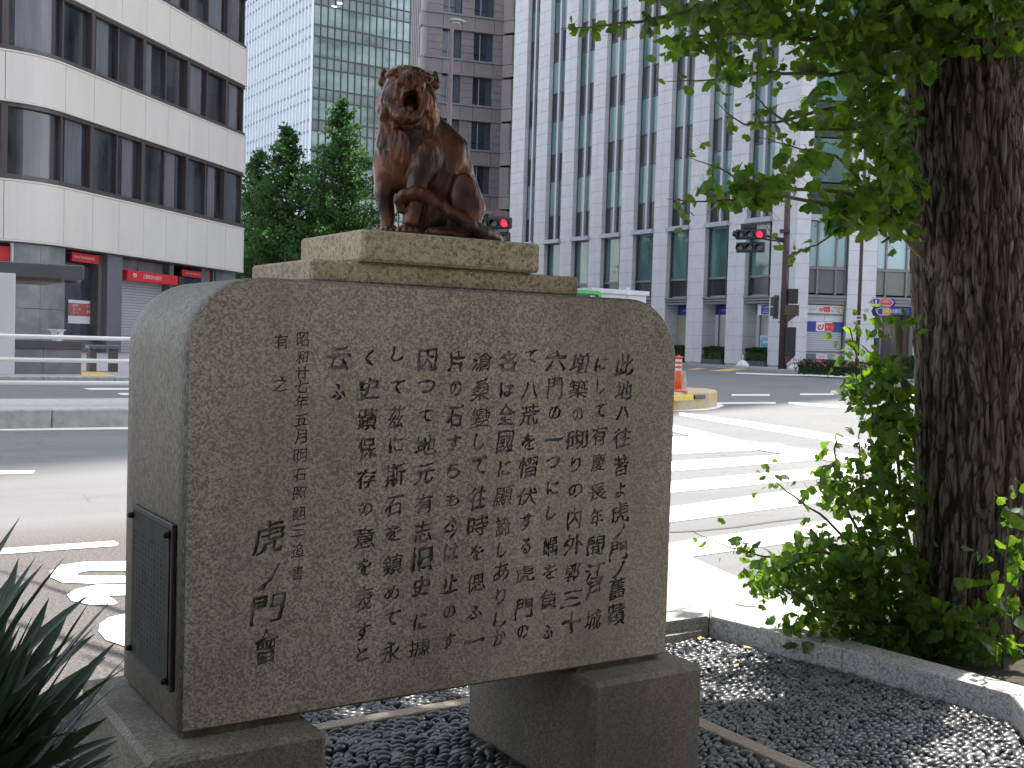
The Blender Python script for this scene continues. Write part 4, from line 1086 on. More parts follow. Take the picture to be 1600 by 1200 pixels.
# ------------------------------------------------------------------ right: tall white pillared office building
WB = empty('white_pillared_building', (0, 0, 0)); tag(WB, 'tall white granite office building with close pillars and teal window strips', 'building')
XF = 50.0; CY = 45.1
PIL = [(49.3, 50.85), (53.05, 54.65), (56.85, 58.35), (60.6, 62.05), (64.35, 65.85), (68.1, 69.65), (71.8, 73.4), (75.1, 77.1)]
ZTOP = 34.0
tile_cache = {}
def tile(w, h, d, mat, nm):
    k = (round(w, 3), round(h, 3), round(d, 3), nm)
    if k not in tile_cache:
        m = MB(); m.box((-w/2, 0, 0), (w/2, d, h), 0); tile_cache[k] = m.mesh(nm, mat)
    return tile_cache[k]
TH, G = .885, .022
tiles = []
def pillar(y0, y1, ztop, depth_g=1.2, depth=.42, z0=.02):
    yc = (y0+y1)/2; w = y1-y0; zc = 4.0
    m = MB()                                            # bowed core, three facets to the street
    pr = [(XF+.03, y0+.03), (XF-.04+.03, yc), (XF+.03, y1-.03)]
    m.prism([(XF+depth_g+.3, y0+.03), (XF+depth_g+.3, y1-.03), (XF+.03, y1-.03), (XF, yc), (XF+.03, y0+.03)][::-1], z0, ztop); m.build('pillar_core', M_WCORE, WB)
    z = z0 + .12
    while z < ztop - .5:
        h = TH - G
        for (a, b, xa, xb) in ((y0, yc, XF, XF-.035), (yc, y1, XF-.035, XF)):
            tiles.append(('front', a, b, xa, xb, z, h))
        tiles.append(('side', y0, 0, XF+.0, XF+depth_g+.25 if z < 4 else XF+.5, z, h))
        z += TH
def tile_obj(t, parent=WB):
    if t[0] == 'front':
        _, a, b, xa, xb, z, h = t; L = math.hypot(b-a, xb-xa)-.014; me = tile(L, h, .03, M_WTILE, 'facade_tile')
        # local +x along +y of the world, outward face to -x
        ang = math.atan2(b-a, xb-xa)
        return me, ((xa+xb)/2, (a+b)/2, z), ang + math.pi
    _, y0, _, xa, xb, z, h = t; me = tile(xb-xa-.02, h, .028, M_WTILE, 'facade_tile'); return me, ((xa+xb)/2, y0, z), 0.0
for y0, y1 in PIL: pillar(y0, y1, ZTOP)
# corner pillar, street side, plus the canted front
CAZ = 118.0; cP = (XF, CY); frc = frame(cP, CAZ)         # local x along the canted front (to the right), local y points left of travel = into... 
m = MB(); m.prism([(XF+.03, CY+.02), (XF+1.5, CY+.02+.4), (XF+1.5, 47.07), (XF+.03, 47.07)], .02, ZTOP); m.build('pillar_core', M_WCORE, WB)
z = .14
while z < ZTOP-.5:
    tiles.append(('front', CY+.01, 47.09, XF, XF, z, TH-G)); z += TH
def cx_(x, y=500): q = on_line(x, y, cP, CAZ); return float((q[:2]-np.array(cP)) @ np.array([math.sin(R(CAZ)), math.cos(R(CAZ))]))
bays = [(cx_(1261.5), cx_(1322)), (cx_(1367), cx_(1428)), (cx_(1475), cx_(1540)), (cx_(1588), cx_(1650))]
piers = [(0.0, bays[0][0])] + [(bays[i][1], bays[i+1][0]) for i in range(3)] + [(bays[3][1], bays[3][1]+4)]
def cbox(name, a, b, z0, z1, y0, y1, mat, parent=WB, bev=0.0):
    m = MB(); m.box((a, y0, z0), (b, y1, z1), 0, frc, bev); return m.build(name, mat, parent)
big = []
for a, b in piers:
    cbox('pier_core', a+.02 if a else .05, b-.02, .02, ZTOP, .03, 1.6, M_WCORE)
    z = .14; k = max(1, round((b-a)/1.6))
    while z < ZTOP-.5:
        for i in range(k): big.append((a+(b-a)*(i+.5)/k, (b-a)/k-.02, z))
        z += TH
# visible tiles first (nearest), the rest as one mesh
def cen(t):
    if t[0] == 'front': return np.array([t[3], (t[1]+t[2])/2, t[5]])
    return np.array([(t[3]+t[4])/2, t[1], t[5]])
cand = [(np.linalg.norm(cen(t)-CAM) + (400 if t[0] == 'side' else 0) + (200 if t[5] > 30 else 0), 0, t) for t in tiles] + [(np.linalg.norm(np.array(frc @ Vector((t[0], 0, t[2])))-CAM) + (300 if t[2] > 22 or t[0] > 9 else 0), 1, t) for t in big]
cand.sort(key=lambda q: q[0])
rest = MB()
for n_, (d, kind, t) in enumerate(cand):
    if kind == 0: me, loc, rz = tile_obj(t); Mx = Matrix.Translation(loc) @ Matrix.Rotation(rz, 4, 'Z')
    else: me = tile(t[1], TH-G, .028, M_WTILE, 'facade_tile'); Mx = frc @ Matrix.Translation((t[0], 0, t[2]))
    if n_ < 290: o = bpy.data.objects.new('facade_tile', me); o.matrix_world = Mx; o.parent = WB; COL.objects.link(o)
    else: rest.add([tuple(Mx @ v.co) for v in me.vertices], [tuple(p.vertices) for p in me.polygons])
rest.build('facade_tiles', M_WTILE, WB)['kind'] = 'stuff'
m = MB(); m.prism([(XF+1.25, 47.0), (XF+22, 47.0), (XF+22, 77.1), (XF+1.25, 77.1)][::1], .0, ZTOP+4); m.build('building_core', M_SEAL, WB)
m = MB(); m.prism([(XF+.55, 47.05), (XF+14.0, 47.05), (XF+14.0, 77.05), (XF+.55, 77.05)], 4.05, 128); m.build('tower_core', M_WTILE, WB)
cbox('front_core', 1.0, 20.5, .0, 128, 2.2, 14, M_SEAL)
# window strips between pillars on the street side
gaps = [(47.09, 49.3)] + [(PIL[i][1], PIL[i+1][0]) for i in range(len(PIL)-1)]
def xbox(lo, hi, mb): mb.box(lo, hi)
SPAN = [(9.35, 11.2), (14.0, 16.1), (18.75, 20.9), (23.45, 25.7), (28.2, 30.4)]
GLZ = [(11.2, 14.0), (16.1, 18.75), (20.9, 23.45), (25.7, 28.2), (30.4, 33)]
lib = {}
def shared(key, fn):
    if key not in lib: lib[key] = fn()
    return lib[key]
for gi, (y0, y1) in enumerate(gaps):
    w = y1-y0; yc = (y0+y1)/2; X = XF+.42
    strip = empty('window_strip', (X, yc, 0), 0, WB)
    def part(name, lo, hi, mat, key=None, par=strip, bev=0):
        m = MB(); m.box(lo, hi, 0, None, bev); return m.build(name, mat, par)
    part('center_mullion', (-.22, -.10, 9.3), (.10, .10, ZTOP), M_MULL)
    part('edge_frame', (-.05, -w/2, 9.3), (.1, -w/2+.07, ZTOP), M_RFRAME); part('edge_frame', (-.05, w/2-.07, 9.3), (.1, w/2, ZTOP), M_RFRAME)
    for z0, z1 in SPAN:
        for s_ in (-1, 1):
            a, b = (-w/2+.07, -.10) if s_ < 0 else (.10, w/2-.07); part('spandrel_pane', (0, a, z0), (.04, b, z1), M_SPAN_R)
            part('transom', (-.06, a, z1-.04), (.05, b, z1+.05), M_RFRAME); part('transom', (-.06, a, z0-.05), (.05, b, z0+.04), M_RFRAME)
    for z0, z1 in GLZ:
        for s_ in (-1, 1):
            a, b = (-w/2+.07, -.10) if s_ < 0 else (.10, w/2-.07)
            p_ = part('window_pane', (.0, a, z0+.07), (.04, b, z1-.07), M_GLASS_RB if rng.random() < .3 else M_GLASS_R)
    part('ledge', (-.62, -w/2-.0, 8.98), (.1, w/2, 9.28), M_LEDGE, bev=.01)
    # tall lower window
    lw = empty('tall_window', (X, yc, 0), 0, WB)
    part('glass_pane', (.05, -w/2+.5, 5.75), (.09, w/2-.12, 8.9), M_GLASS_R, par=lw); part('side_pane', (.05, -w/2+.08, 4.5), (.09, -w/2+.44, 8.9), M_SPAN_R, par=lw)
    part('lower_pane', (.05, -w/2+.5, 4.55), (.09, w/2-.12, 5.6), M_SPAN_R, par=lw)
    for a, b in ((-w/2, -w/2+.08), (-w/2+.44, -w/2+.5), (w/2-.12, w/2)): part('frame', (-.08, a, 4.45), (.1, b, 8.95), M_RFRAME, par=lw)
    part('transom', (-.06, -w/2+.08, 5.6), (.1, w/2-.12, 5.75), M_CANOPY, par=lw)
    # canopy of three flat bars
    cn = empty('canopy', (XF, yc, 0), 0, WB)
    for k in range(3): part('canopy_bar', (-.08+.05*k, -w/2+.004, 4.30-.17*k), (1.2, w/2-.004, 4.42-.17*k), M_CANOPY, par=cn)
    # ground floor shopfront
    sf_ = empty('shopfront', (XF+1.15, yc, 0), 0, WB)
    part('blue_header', (0, -w/2+.02, 3.3), (.05, w/2-.02, 3.92), M_BLUE if gi != 0 else M_COLGREY, par=sf_)
    if gi > 0: text('header_text', 'みずほ銀行', M_OFFWHITE, Matrix.Translation((-.01, -w/2+1.2, 3.6)) @ Matrix.Rotation(-math.pi/2, 4, 'Z'), w=.9, h=.2, parent=sf_)
    part('shop_wall', (0, -w/2+.02, .1), (.03, w/2-.02, 3.3), M_BEIGE if gi in (2,) else M_OFFWHITE, par=sf_)
    if gi in (0, 1, 3):
        for k in range(22): part('shutter_slat', (-.04, -w/2+.3, .2+k*.135), (-.01, w/2-.5, .2+k*.135+.105), M_SHUT, par=sf_)
        part('door_frame', (-.1, w/2-.5, .1), (0, w/2-.42, 3.3), M_CANOPY, par=sf_)
# poster boards by the doors
for (gx, gy0, gy1, col, lab) in ((1154, 523, 543, M_LBLUE, 'light blue poster stand behind the pillar left of the signal pole'), (1196, 524, 545, M_LBLUE, 'green and blue poster stand in the doorway nearest the signal pole')):
    q = at_x(gx, 533, XF+.75); e = empty('poster_stand', (XF+.75, q[1], 0)); tag(e, lab, 'poster stand')
    zt, zb = at_x(gx, gy0, XF+.75)[2], at_x(gx, gy1, XF+.75)[2]
    m = MB(); m.box((-.02, -.45, zb), (.02, .45, zt)); m.build('poster', M_OFFWHITE, e)
    m = MB(); m.box((-.03, -.38, zb+.1), (-.021, .38, zt-.12)); m.build('print', col, e)
    m = MB(); m.box((-.04, -.25, zb+.35), (-.031, .2, zt-.35)); m.build('print_shape', M_WHITE, e)
    m = MB(); m.box((-.02, .12, 0), (.02, .18, zb)); m.build('leg', M_CANOPY, e); m = MB(); m.box((-.02, -.18, 0), (.02, -.12, zb)); m.build('leg', M_CANOPY, e)
# box sign in the doorway
q = at_x(1200, 483, XF+.25); bs = empty('blue_box_sign', (XF+.5, q[1]+.35, 3.55), 0, WB)
m = MB(); m.box((-.25, -.62, -.32), (.25, .55, .36), 0, None, .01); m.build('sign_box', M_OFFWHITE, bs)
m = MB(); m.box((-.262, -.60, -.28), (-.252, .22, .32)); m.build('sign_face', M_BLUE, bs)
frs = Matrix.Rotation(-math.pi/2, 4, 'Z')
text('sign_text', 'みずほ銀行', M_WHITE, Matrix.Translation((-.268, -.19, .16)) @ frs, w=.55, h=.12, parent=bs)
text('sign_text', 'MIZUHO', M_WHITE, Matrix.Translation((-.268, -.19, -.03)) @ frs, w=.3, h=.08, parent=bs)
text('sign_text', 'ATM', M_WHITE, Matrix.Translation((-.268, -.19, -.17)) @ frs, w=.6, h=.08, parent=bs)
# canted front: two shop bays with tall windows
for bi, (a, b) in enumerate(bays):
    w = b-a; F0 = .30
    for z0, z1 in [(9.35, 11.2), (14.0, 16.1), (18.75, 20.9), (23.45, 25.7)]: cbox('spandrel_pane', a+.05, b-.05, z0, z1, F0+.1, F0+.14, M_SPAN_R)
    for z0, z1 in [(11.3, 13.9), (16.2, 18.65), (21.0, 23.4), (25.8, 28.2)]: cbox('window_pane', a+.05, b-.05, z0, z1, F0+.08, F0+.12, M_GLASS_R)
    cbox('ledge', a, b, 8.95, 9.3, .05, .6, M_LEDGE)
    lw = empty('tall_window', (0, 0, 0), 0, WB)
    cuts = [0, .24, .72, .97] if bi == 0 else [0, .27, .80, .97]
    for c0_, c1_ in zip(cuts, cuts[1:]+[1.0]):
        if c1_-c0_ < .04: continue
        cbox('upper_pane', a+w*c0_+.05, a+w*c1_-.03, 6.2, 8.9, F0, F0+.04, M_MIRROR, lw)
        cbox('lower_pane', a+w*c0_+.05, a+w*c1_-.03, 4.6, 6.0, F0, F0+.04, simple('taupe_panel_glass', (.17, .16, .15), .15, 0, .1, 1), lw)
    for c_ in cuts[1:]: cbox('mullion', a+w*c_-.05, a+w*c_+.05, 4.5, 8.95, F0-.12, F0+.05, M_CANOPY, lw)
    cbox('mullion', a, a+.07, 4.5, 8.95, F0-.14, F0+.05, M_RFRAME, lw); cbox('mullion', b-.07, b, 4.5, 8.95, F0-.14, F0+.05, M_RFRAME, lw)
    cbox('transom', a+.07, b-.07, 6.02, 6.18, F0-.10, F0+.05, M_CANOPY, lw)
    cn = empty('canopy', (0, 0, 0), 0, WB)
    for k in range(3): cbox('canopy_bar', a+.004, b-.004, 4.31-.19*k, 4.48-.19*k, .08+.05*k, .6, M_CANOPY, cn)
a, b = bays[0]; w = b-a
sg = empty('shopfront', (0, 0, 0), 0, WB)
cbox('sign_strip', a+.02, b-.05, 3.38, 3.88, .35, .42, M_OFFWHITE, sg); cbox('strip_trim', a+.02, b-.05, 3.30, 3.37, .30, .44, M_CANOPY, sg)
text('sign_text', 'numbers', M_LBLUE, frc @ Matrix.Translation((a+w*.19, .345, 3.64)), w=w*.25, h=.22, parent=sg)
text('sign_text', 'LOTO', M_BLUE, frc @ Matrix.Translation((a+w*.75, .345, 3.62)), w=w*.16, h=.30, parent=sg); cbox('gold_patch', a+w*.84, a+w*.96, 3.44, 3.8, .335, .348, M_GOLD, sg)
text('sign_text', '6', M_WHITE, frc @ Matrix.Translation((a+w*.9, .332, 3.62)), w=.15, h=.28, parent=sg)
def kuji(x, z, s, par):
    cbox('red_patch', x+.02*s, x+1.05*s, z-.42*s, z+.42*s, .325, .345, M_RED, par)
    text('sign_text', '宝くじ', M_WHITE, frc @ Matrix.Translation((x+.54*s, .322, z)), w=.8*s, h=.32*s, parent=par)
    m = MB(); pts = [(x-.5*s+(.05+.05*t)*s*math.cos(t*1.0), .325, z+(.05+.05*t)*s*math.sin(t*1.0)) for t in np.linspace(0, 7.0, 26)]
    m.tube([tuple(frc @ Vector(q)) for q in pts], .07*s, 6); m.build('swirl_emblem', M_RED, par)
kuji(a+w*.47, 3.63, .36, sg)
cbox('upper_wall_panel', a+.02, a+w*.5-.01, 2.88, 3.29, .42, .46, M_OFFWHITE, sg); cbox('upper_wall_panel', a+w*.5+.01, b-.05, 2.88, 3.29, .42, .46, M_OFFWHITE, sg)
cbox('blue_board', a, b-.06, 2.28, 2.87, .34, .41, M_BLUE, sg); cbox('white_patch', a+w*.28, a+w*.70, 2.29, 2.86, .33, .342, M_WHITE, sg)
kuji(a+w*.50, 2.57, .56, sg)
sh2 = empty('roller_shutter', (0, 0, 0), 0, sg)

for k in range(9): cbox('shutter_slat', a+.05, b-.1, 1.09+k*.132, 1.09+k*.132+.115, .40, .44, M_SHUT, sh2)
cbox('shutter_bottom_rail', a+.02, b-.05, 1.0, 1.07, .36, .46, M_CANOPY, sh2)
cbox('low_wall', a+.02, b-.05, .05, .99, .42, .5, M_OFFWHITE, sg)
for x0_, x1_, mt in ((.06, .32, M_COLGREY), (.34, .60, M_OFFWHITE), (.62, .80, simple('mauve_poster', (.4, .33, .42), .5))):
    cbox('poster', a+w*x0_, a+w*x1_, .55, .93, .405, .415, mt, sg)
for x0_ in (.38, .47): cbox('poster_print', a+w*x0_, a+w*(x0_+.07), .66, .84, .398, .404, simple('pale_pink_print', (.75, .5, .42), .6), sg)
a, b = bays[1]; w = b-a; s3 = empty('open_shopfront', (0, 0, 0), 0, WB)
cbox('blue_sign_board', a+w*.25, b-.06, 3.42, 3.88, .30, .40, M_BLUE, s3)
text('sign_text', 'みずほ銀行', M_WHITE, frc @ Matrix.Translation((a+w*.50, .295, 3.66)), w=w*.42, h=.24, parent=s3)
cbox('interior_wall', a, b, .05, 3.4, 1.5, 1.55, M_BEIGE, s3); cbox('side_curtain', b-.35, b-.05, .05, 3.4, .6, 1.4, simple('brown_curtain', (.16, .10, .07), .8, 0, .3, 3, stretch=(6, 6, .3)), s3)
cbox('interior_post', a+w*.45, a+w*.48, .05, 3.4, 1.2, 1.3, M_CANOPY, s3)
for x0_, x1_, z1_ in ((-.02, .10, 1.75), (.12, .52, 2.0)): cbox('dark_cabinet', a+w*x0_, a+w*x1_, .05, z1_, .5, 1.0, M_DARKWOOD, s3)
for x0_ in (.30, .40, .47): cbox('bottle', a+w*x0_, a+w*(x0_+.035), 2.001, 2.28, .6, .7, M_SEAL, s3)
cbox('glass_case', a+.05, a+w*.25, 2.003, 2.5, .55, .95, M_MIRROR, s3)
for bi in (2, 3):
    a, b = bays[bi]; cbox('blue_sign_board', a+.1, b-.1, 3.2, 3.85, .30, .40, M_BLUE); cbox('shop_pane', a+.05, b-.05, .1, 3.2, .5, .55, M_GLASS_S)

# ------------------------------------------------------------------ pale glass tower behind
GT = empty('glass_tower', (0, 0, 0)); tag(GT, 'tall pale glass tower with fine white fins and green grey window bands', 'building')
TY = 130.0; TX = float(at_y(487, 60, TY)[0])
m = MB(); m.box((TX+.5, TY+.5, 0), (TX+60, TY+60, 95)); m.build('tower_core', M_SPAN_T, GT)
m = MB(); m.box((TX+.2, TY+.2, 0), (TX+.5, TY+60, 95)); m.build('side_curtain_glass', M_GLASS_TL, GT)
FH = 4.3; zb0 = float(at_y(500, 110, TY)[2])
def tz(y, x=500): return float(at_y(x, y, TY)[2])
lv = [tz(158+49.5*k*1.0) for k in range(-4, 7)]
fl = tz(57) - tz(106.5); z_ref = tz(57)                    # underside line of a glazed band
fins = MB(); k = 0; y = TY
while y < TY+50:
    fins.box((TX+.0, y, 0), (TX+.21, y+.22, 95)); y += 1.15
fins.build('fins', M_FIN, GT)['kind'] = 'stuff'
m = MB(); m.box((TX+.05, TY+33, 0), (TX+.22, TY+34.4, 95)); m.build('vertical_joint', simple('grey_blue_joint', (.35, .38, .44), .5), GT)
zz = z_ref - 8*fl; zl = []
while zz < 95: zl.append(zz); zz += fl
for z in zl:
    for dz in (0, .36*fl): m = MB(); m.box((TX+.10, TY+.1, z+dz-.12), (TX+.19, TY+60, z+dz+.12)); m.build('floor_line', simple('grey_blue_line', (.30, .34, .40), .5), GT)
colw = (float(at_y(640, 60, TY)[0]) - TX)/14.2
NP = 20
pane_g = MB(); pane_g.box((0, 0, 0), (colw-.10, .06, .64*fl-.12)); PG = pane_g.mesh('pane', M_GLASS_T)
pane_s = MB(); pane_s.box((0, 0, 0), (colw-.10, .06, .36*fl-.12)); PS = pane_s.mesh('spandrel_pane', M_SPAN_T)
for z in zl:
    if z > 52: break
    if z < 6: continue
    for i in range(14):
        link('pane', PG, GT, (TX+.25+i*colw, TY+.05, z-.64*fl+.06)) if z > 14 else None
        link('spandrel_pane', PS, GT, (TX+.25+i*colw, TY+.05, z+.06)) if z > 14 else None
m = MB()
for z in zl:
    m.box((TX+.2, TY-.03, z-.08), (TX+60, TY+.16, z+.08)); m.box((TX+.2, TY-.03, z+.36*fl-.08), (TX+60, TY+.16, z+.36*fl+.08))
m.build('floor_edge', M_MULL_T, GT)['kind'] = 'stuff'
m = MB()
for i in range(30): m.box((TX+.2+i*colw, TY-.05, 0), (TX+.28+i*colw, TY+.10, 95))
m.build('mullions', M_MULL_T, GT)['kind'] = 'stuff'
m = MB(); m.box((TX-.02, TY-.08, 0), (TX+.2, TY+.18, 95)); m.build('corner_trim', M_FIN, GT)
cl = MB()
for (x, y) in ((530, 4.5), (532.5, 5.0), (521, 10), (524, 10.5)):
    q = at_y(x, y, TY-.12); cl.box((q[0]-.22, TY-.13, q[2]-.05), (q[0]+.22, TY-.10, q[2]+.05))
cl.build('lit_ceiling_lights', emis('lit_office_light', (1, 1, .9), 1.2), GT)['kind'] = 'stuff'

# ------------------------------------------------------------------ brown stone tower
BT = empty('brown_stone_tower', (0, 0, 0)); tag(BT, 'mauve brown stone clad office tower with paired windows behind the tiger', 'building')
BP = np.array([*at_d(668, 60, 100.0)[:2]]); BAZ = 104.0; fb = frame(BP, BAZ)
def bq(x, y, off=0.0):
    nb = np.array([-math.cos(R(BAZ)), math.sin(R(BAZ))]); q = on_line(x, y, BP + nb*off, BAZ); return float((q[:2]-BP) @ np.array([math.sin(R(BAZ)), math.cos(R(BAZ))])), float(q[2])
def bbox(name, a, b, z0, z1, y0, y1, mat, parent=BT, bev=0.0):
    m = MB(); m.box((a, y0, z0), (b, y1, z1), 0, fb, bev); return m.build(name, mat, parent)
X1 = bq(790, 60)[0]
bbox('tower_core', .25, 40, 0, 60, .75, 6.2, M_BTILE_D); 
fz = bq(730, 25)[1] - bq(730, 95)[1]; zref = bq(730, 25)[1]
wins = [(bq(692, 60)[0], bq(722, 60)[0]), (bq(742, 60)[0], bq(772, 60)[0])]
XB = bq(786, 60)[0]
edges = [0.0] + [v for w_ in wins for v in w_] + [XB]
z = zref - 9*fz; rows_ = []
while z < 58: rows_.append(z); z += fz
for z in rows_:
    if z < -3: continue
    # spandrel band panels under a thin cornice, piers between windows
    zt = z; zs = z - .31*fz
    bbox('cornice', -.35, XB+.1, zt-.06, zt+.10, -.12, .8, M_BTILE); bbox('cornice', -.35, XB+.1, zs-.10, zs+.04, -.10, .8, M_BTILE)
    for a, b in zip(edges[:-1], edges[1:]): bbox('stone_panel', a+.02, b-.02, zs+.06, zt-.08, .0, .75, M_BTILE)
    for i in (0, 2, 4):
        a, b = edges[i], edges[i+1]
        for k in range(4):
            h = (fz*.69-.2)/4; bbox('stone_panel', a+.02, b-.02, zt+.12+k*h, zt+.12+(k+1)*h-.03, .05 if i != 2 else .22, .75, M_BTILE)
    for a, b in wins:
        w_ = empty('window', (0, 0, 0), 0, BT)
        bbox('pane', a+.04, a+(b-a)*.66, zt+.75, zt+.69*fz-.15, .45, .5, M_GLASS_B, w_); bbox('lower_pane', a+.04, a+(b-a)*.66, zt+.16, zt+.68, .45, .5, M_GLASS_B, w_)
        bbox('side_pane', a+(b-a)*.68, b-.04, zt+.16, zt+.69*fz-.15, .44, .5, simple('slate_blue_panel', (.07, .09, .12), .3), w_)
        bbox('mullion', a+(b-a)*.32, a+(b-a)*.35, zt+.16, zt+.69*fz-.15, .38, .46, M_MULL, w_)
    # rounded left corner and projecting right bay
    for (za, zb_, r_) in ((zs+.06, zt-.08, .42), (zt+.12, zt+.69*fz-.12, .30)):
        m = MB(); pr = [(-.0, .0)] + [(-r_*math.sin(t)*1.4, r_*(1-math.cos(t))*1.2) for t in np.linspace(.2, math.pi/2, 6)] + [(-r_*1.4, .8), (0, .8)]
        m.prism(pr[::-1], za, zb_, 0, fb); m.build('corner_panel', M_BTILE, BT)
        o_ = -.9 if r_ > .4 else -.55
        m = MB(); m.prism([(XB, .8), (XB, .0), (XB+.7, o_), (XB+4, o_), (XB+4, .8)], za, zb_, 0, fb); m.build('bay_panel', M_BTILE, BT)
    m = MB(); m.prism([(XB, .8), (XB, -.12), (XB+.7, -1.05), (XB+4, -1.05), (XB+4, .8)], zt-.06, zt+.1, 0, fb); m.build('bay_cornice', M_BTILE, BT)
for k in range(8):
    m = MB(); m.box((-.05, .95+.68*k, 0), (.24, .95+.68*k+.34, 60), 0, fb); m.build('side_fin', M_BTILE, BT)

# ------------------------------------------------------------------ unseen building added behind the viewer to shade the near side
NB = empty('unseen_shading_building', (0, 0, 0)); tag(NB, 'long dark stone office building added unseen behind the viewer to shade the monument', 'building')
m = MB(); m.box((-45, -26, 0), (46, -13.4, 34)); m.build('wall', M_GREYWALL, NB)
m = MB(); m.box((-.9, 0, 0), (.9, .08, 2.0)); wme = m.mesh('window', M_GLASS_L)
for i in range(30):
    for j in range(8): link('window', wme, NB, (-43.5+i*3.0, -13.42, 1.2+j*4.0))
# ------------------------------------------------------------------ street furniture and traffic
def face_cam(P):
    d = np.array(P[:2]) - CAM[:2]; return math.degrees(math.atan2(d[0], d[1])) + 90   # frame azimuth whose -y looks at the camera
def signal_head(name_root, e, ox, oz, sc, az, rows=2, lit=(0, 2), mat=None, skew=0.0):
    """two rows of three hooded lenses; built in metres, facing local -y"""
    mat = mat or M_SIGNAL
    fr = Matrix.Translation((ox, 0, oz)) @ Matrix.Rotation(R(skew), 4, 'Z')
    W_, H_ = 1.7*sc, .56*sc
    for r_ in range(rows):
        z = -r_*.72*sc; off = .06*sc*r_
        m = MB(); m.box((-W_/2+off, -.02, z-H_/2), (W_/2-off, .24*sc, z+H_/2), 0, fr, .05*sc); h = m.build('housing', mat, e)
        for c in range(3):
            x = (-.54+.54*c)*sc; seg = 14; R0 = .21*sc
            on = lit == (r_, c); m = MB(); m.tube([tuple(fr @ Vector((x, -.03, z))), tuple(fr @ Vector((x, -.06*sc, z)))], [R0*.92, R0*.80], 16)
            m.build('lit_lens' if on else 'lens', M_REDLIT if on else M_LENSOFF, h)
            vs = []; t0, t1 = -.35, math.pi+.35
            for k in range(seg+1):
                t = t0 + (t1-t0)*k/seg
                vs += [fr @ Vector((x+R0*math.cos(t), 0, z+R0*math.sin(t))), fr @ Vector((x+R0*math.cos(t), -.36*sc*(.55+.45*max(0, math.sin(t))), z+R0*math.sin(t)-.05*sc)),
                       fr @ Vector((x+R0*.93*math.cos(t), -.36*sc*(.55+.45*max(0, math.sin(t))), z+R0*.93*math.sin(t)-.05*sc)), fr @ Vector((x+R0*.93*math.cos(t), 0, z+R0*.93*math.sin(t)))]
            m = MB(); m.add(vs, [(4*k+j, 4*k+4+j, 4*k+4+(j+1) % 4, 4*k+(j+1) % 4) for k in range(seg) for j in range(4)]); m.build('visor', mat, h)
# signal mast on the corner of the white building
g = at_z(1222, 580, RZ); pole = empty('signal_mast', (g[0], g[1], RZ)); PXY = g
tag(pole, 'brown signal mast at the kerb of the white building with arm, boxes and pedestrian light', 'signal mast')
az = face_cam(g); pole.rotation_euler = (0, 0, R(90-az))
D = (g-CAM) @ FWD; k_ = D/F_PX
def lz_(y): return float(at_y(1222, y, g[1])[2]) - RZ
H = lz_(270)
m = MB(); m.tube([(0, 0, 0), (-.02, 0, 5), (-.06, 0, H)], [.24, .21, .15], 14); m.build('pole', M_POLE, pole)
m = MB(); m.tube([(-.05, 0, lz_(375)), (-1.0, -.05, lz_(368.5)), (-1.9, -.1, lz_(366))], [.10, .08, .07], 8); m.build('arm', M_POLE, pole)
m = MB(); m.tube([(-.05, 0, lz_(378)), (-1.0, -.05, lz_(374)), (-1.9, -.1, lz_(370))], [.05, .05, .05], 8); m.build('arm_brace', M_POLE, pole)
m = MB(); m.box((-.42, -.3, lz_(363)), (.14, .3, lz_(358))); m.build('sensor_bracket', M_POLE, pole)
hd = empty('traffic_signal', (0, 0, 0)); tag(hd, 'dark two row traffic signal with red light hanging from the arm of the brown mast', 'traffic signal')
hd.matrix_world = Matrix.Translation((g[0], g[1], RZ)) @ Matrix.Rotation(R(90-az), 4, 'Z') @ Matrix.Translation((-(1222-1166)*k_, -.25, lz_(366)))
signal_head('s', hd, 0, 0, 1.02, az, 2, (0, 2), skew=-14)
m = MB(); m.box((-.55, .02, .30), (.35, .2, .58), 0, None, .03); m.build('top_box', M_SIGNAL, hd)
m = MB(); m.tube([(-.98, .1, .05), (-.70, .1, .0)], [.16, .22], 10); m.build('end_cap', M_SIGNAL, hd)
# pedestrian signal on the left of the mast
ps = empty('pedestrian_signal', (0, 0, 0)); tag(ps, 'brown pedestrian signal bracketed to the left side of the mast at head height', 'pedestrian signal')
ps.matrix_world = Matrix.Translation((g[0], g[1], RZ)) @ Matrix.Rotation(R(90-az-55), 4, 'Z')
m = MB(); m.box((-.62, -.35, lz_(498)), (-.18, .1, lz_(461)), 0, None, .03); m.build('housing', M_SIGBROWN, ps)
for za, zb in ((478, 464), (494, 480)): m = MB(); m.box((-.60, -.55, lz_(za)), (-.20, -.352, lz_(zb)), 0, None, .02); m.build('visor', M_SIGNAL, ps)
for zz in (459, 503): m = MB(); m.tube([(0, 0, lz_(zz)), (-.4, -.1, lz_(zz))], .04, 6); m.build('bracket', M_POLE, ps)
m = MB(); m.box((-.16, -.28, lz_(500)), (-.08, -.02, lz_(457))); m.build('pale_back_plate', M_OFFWHITE, ps)
for (x0, x1, y0, y1, nm, mt) in ((1226, 1241, 474, 451, 'upper_box', M_SIGNAL), (1221, 1243, 493, 476, 'middle_box', M_SIGBROWN), (1224, 1240, 556, 511, 'lower_box', M_SIGNAL)):
    m = MB(); m.box(((x0-1221)*k_, -.32, lz_(y0)), ((x1-1221)*k_, .25, lz_(y1)), 0, None, .03); m.build(nm, mt, pole)
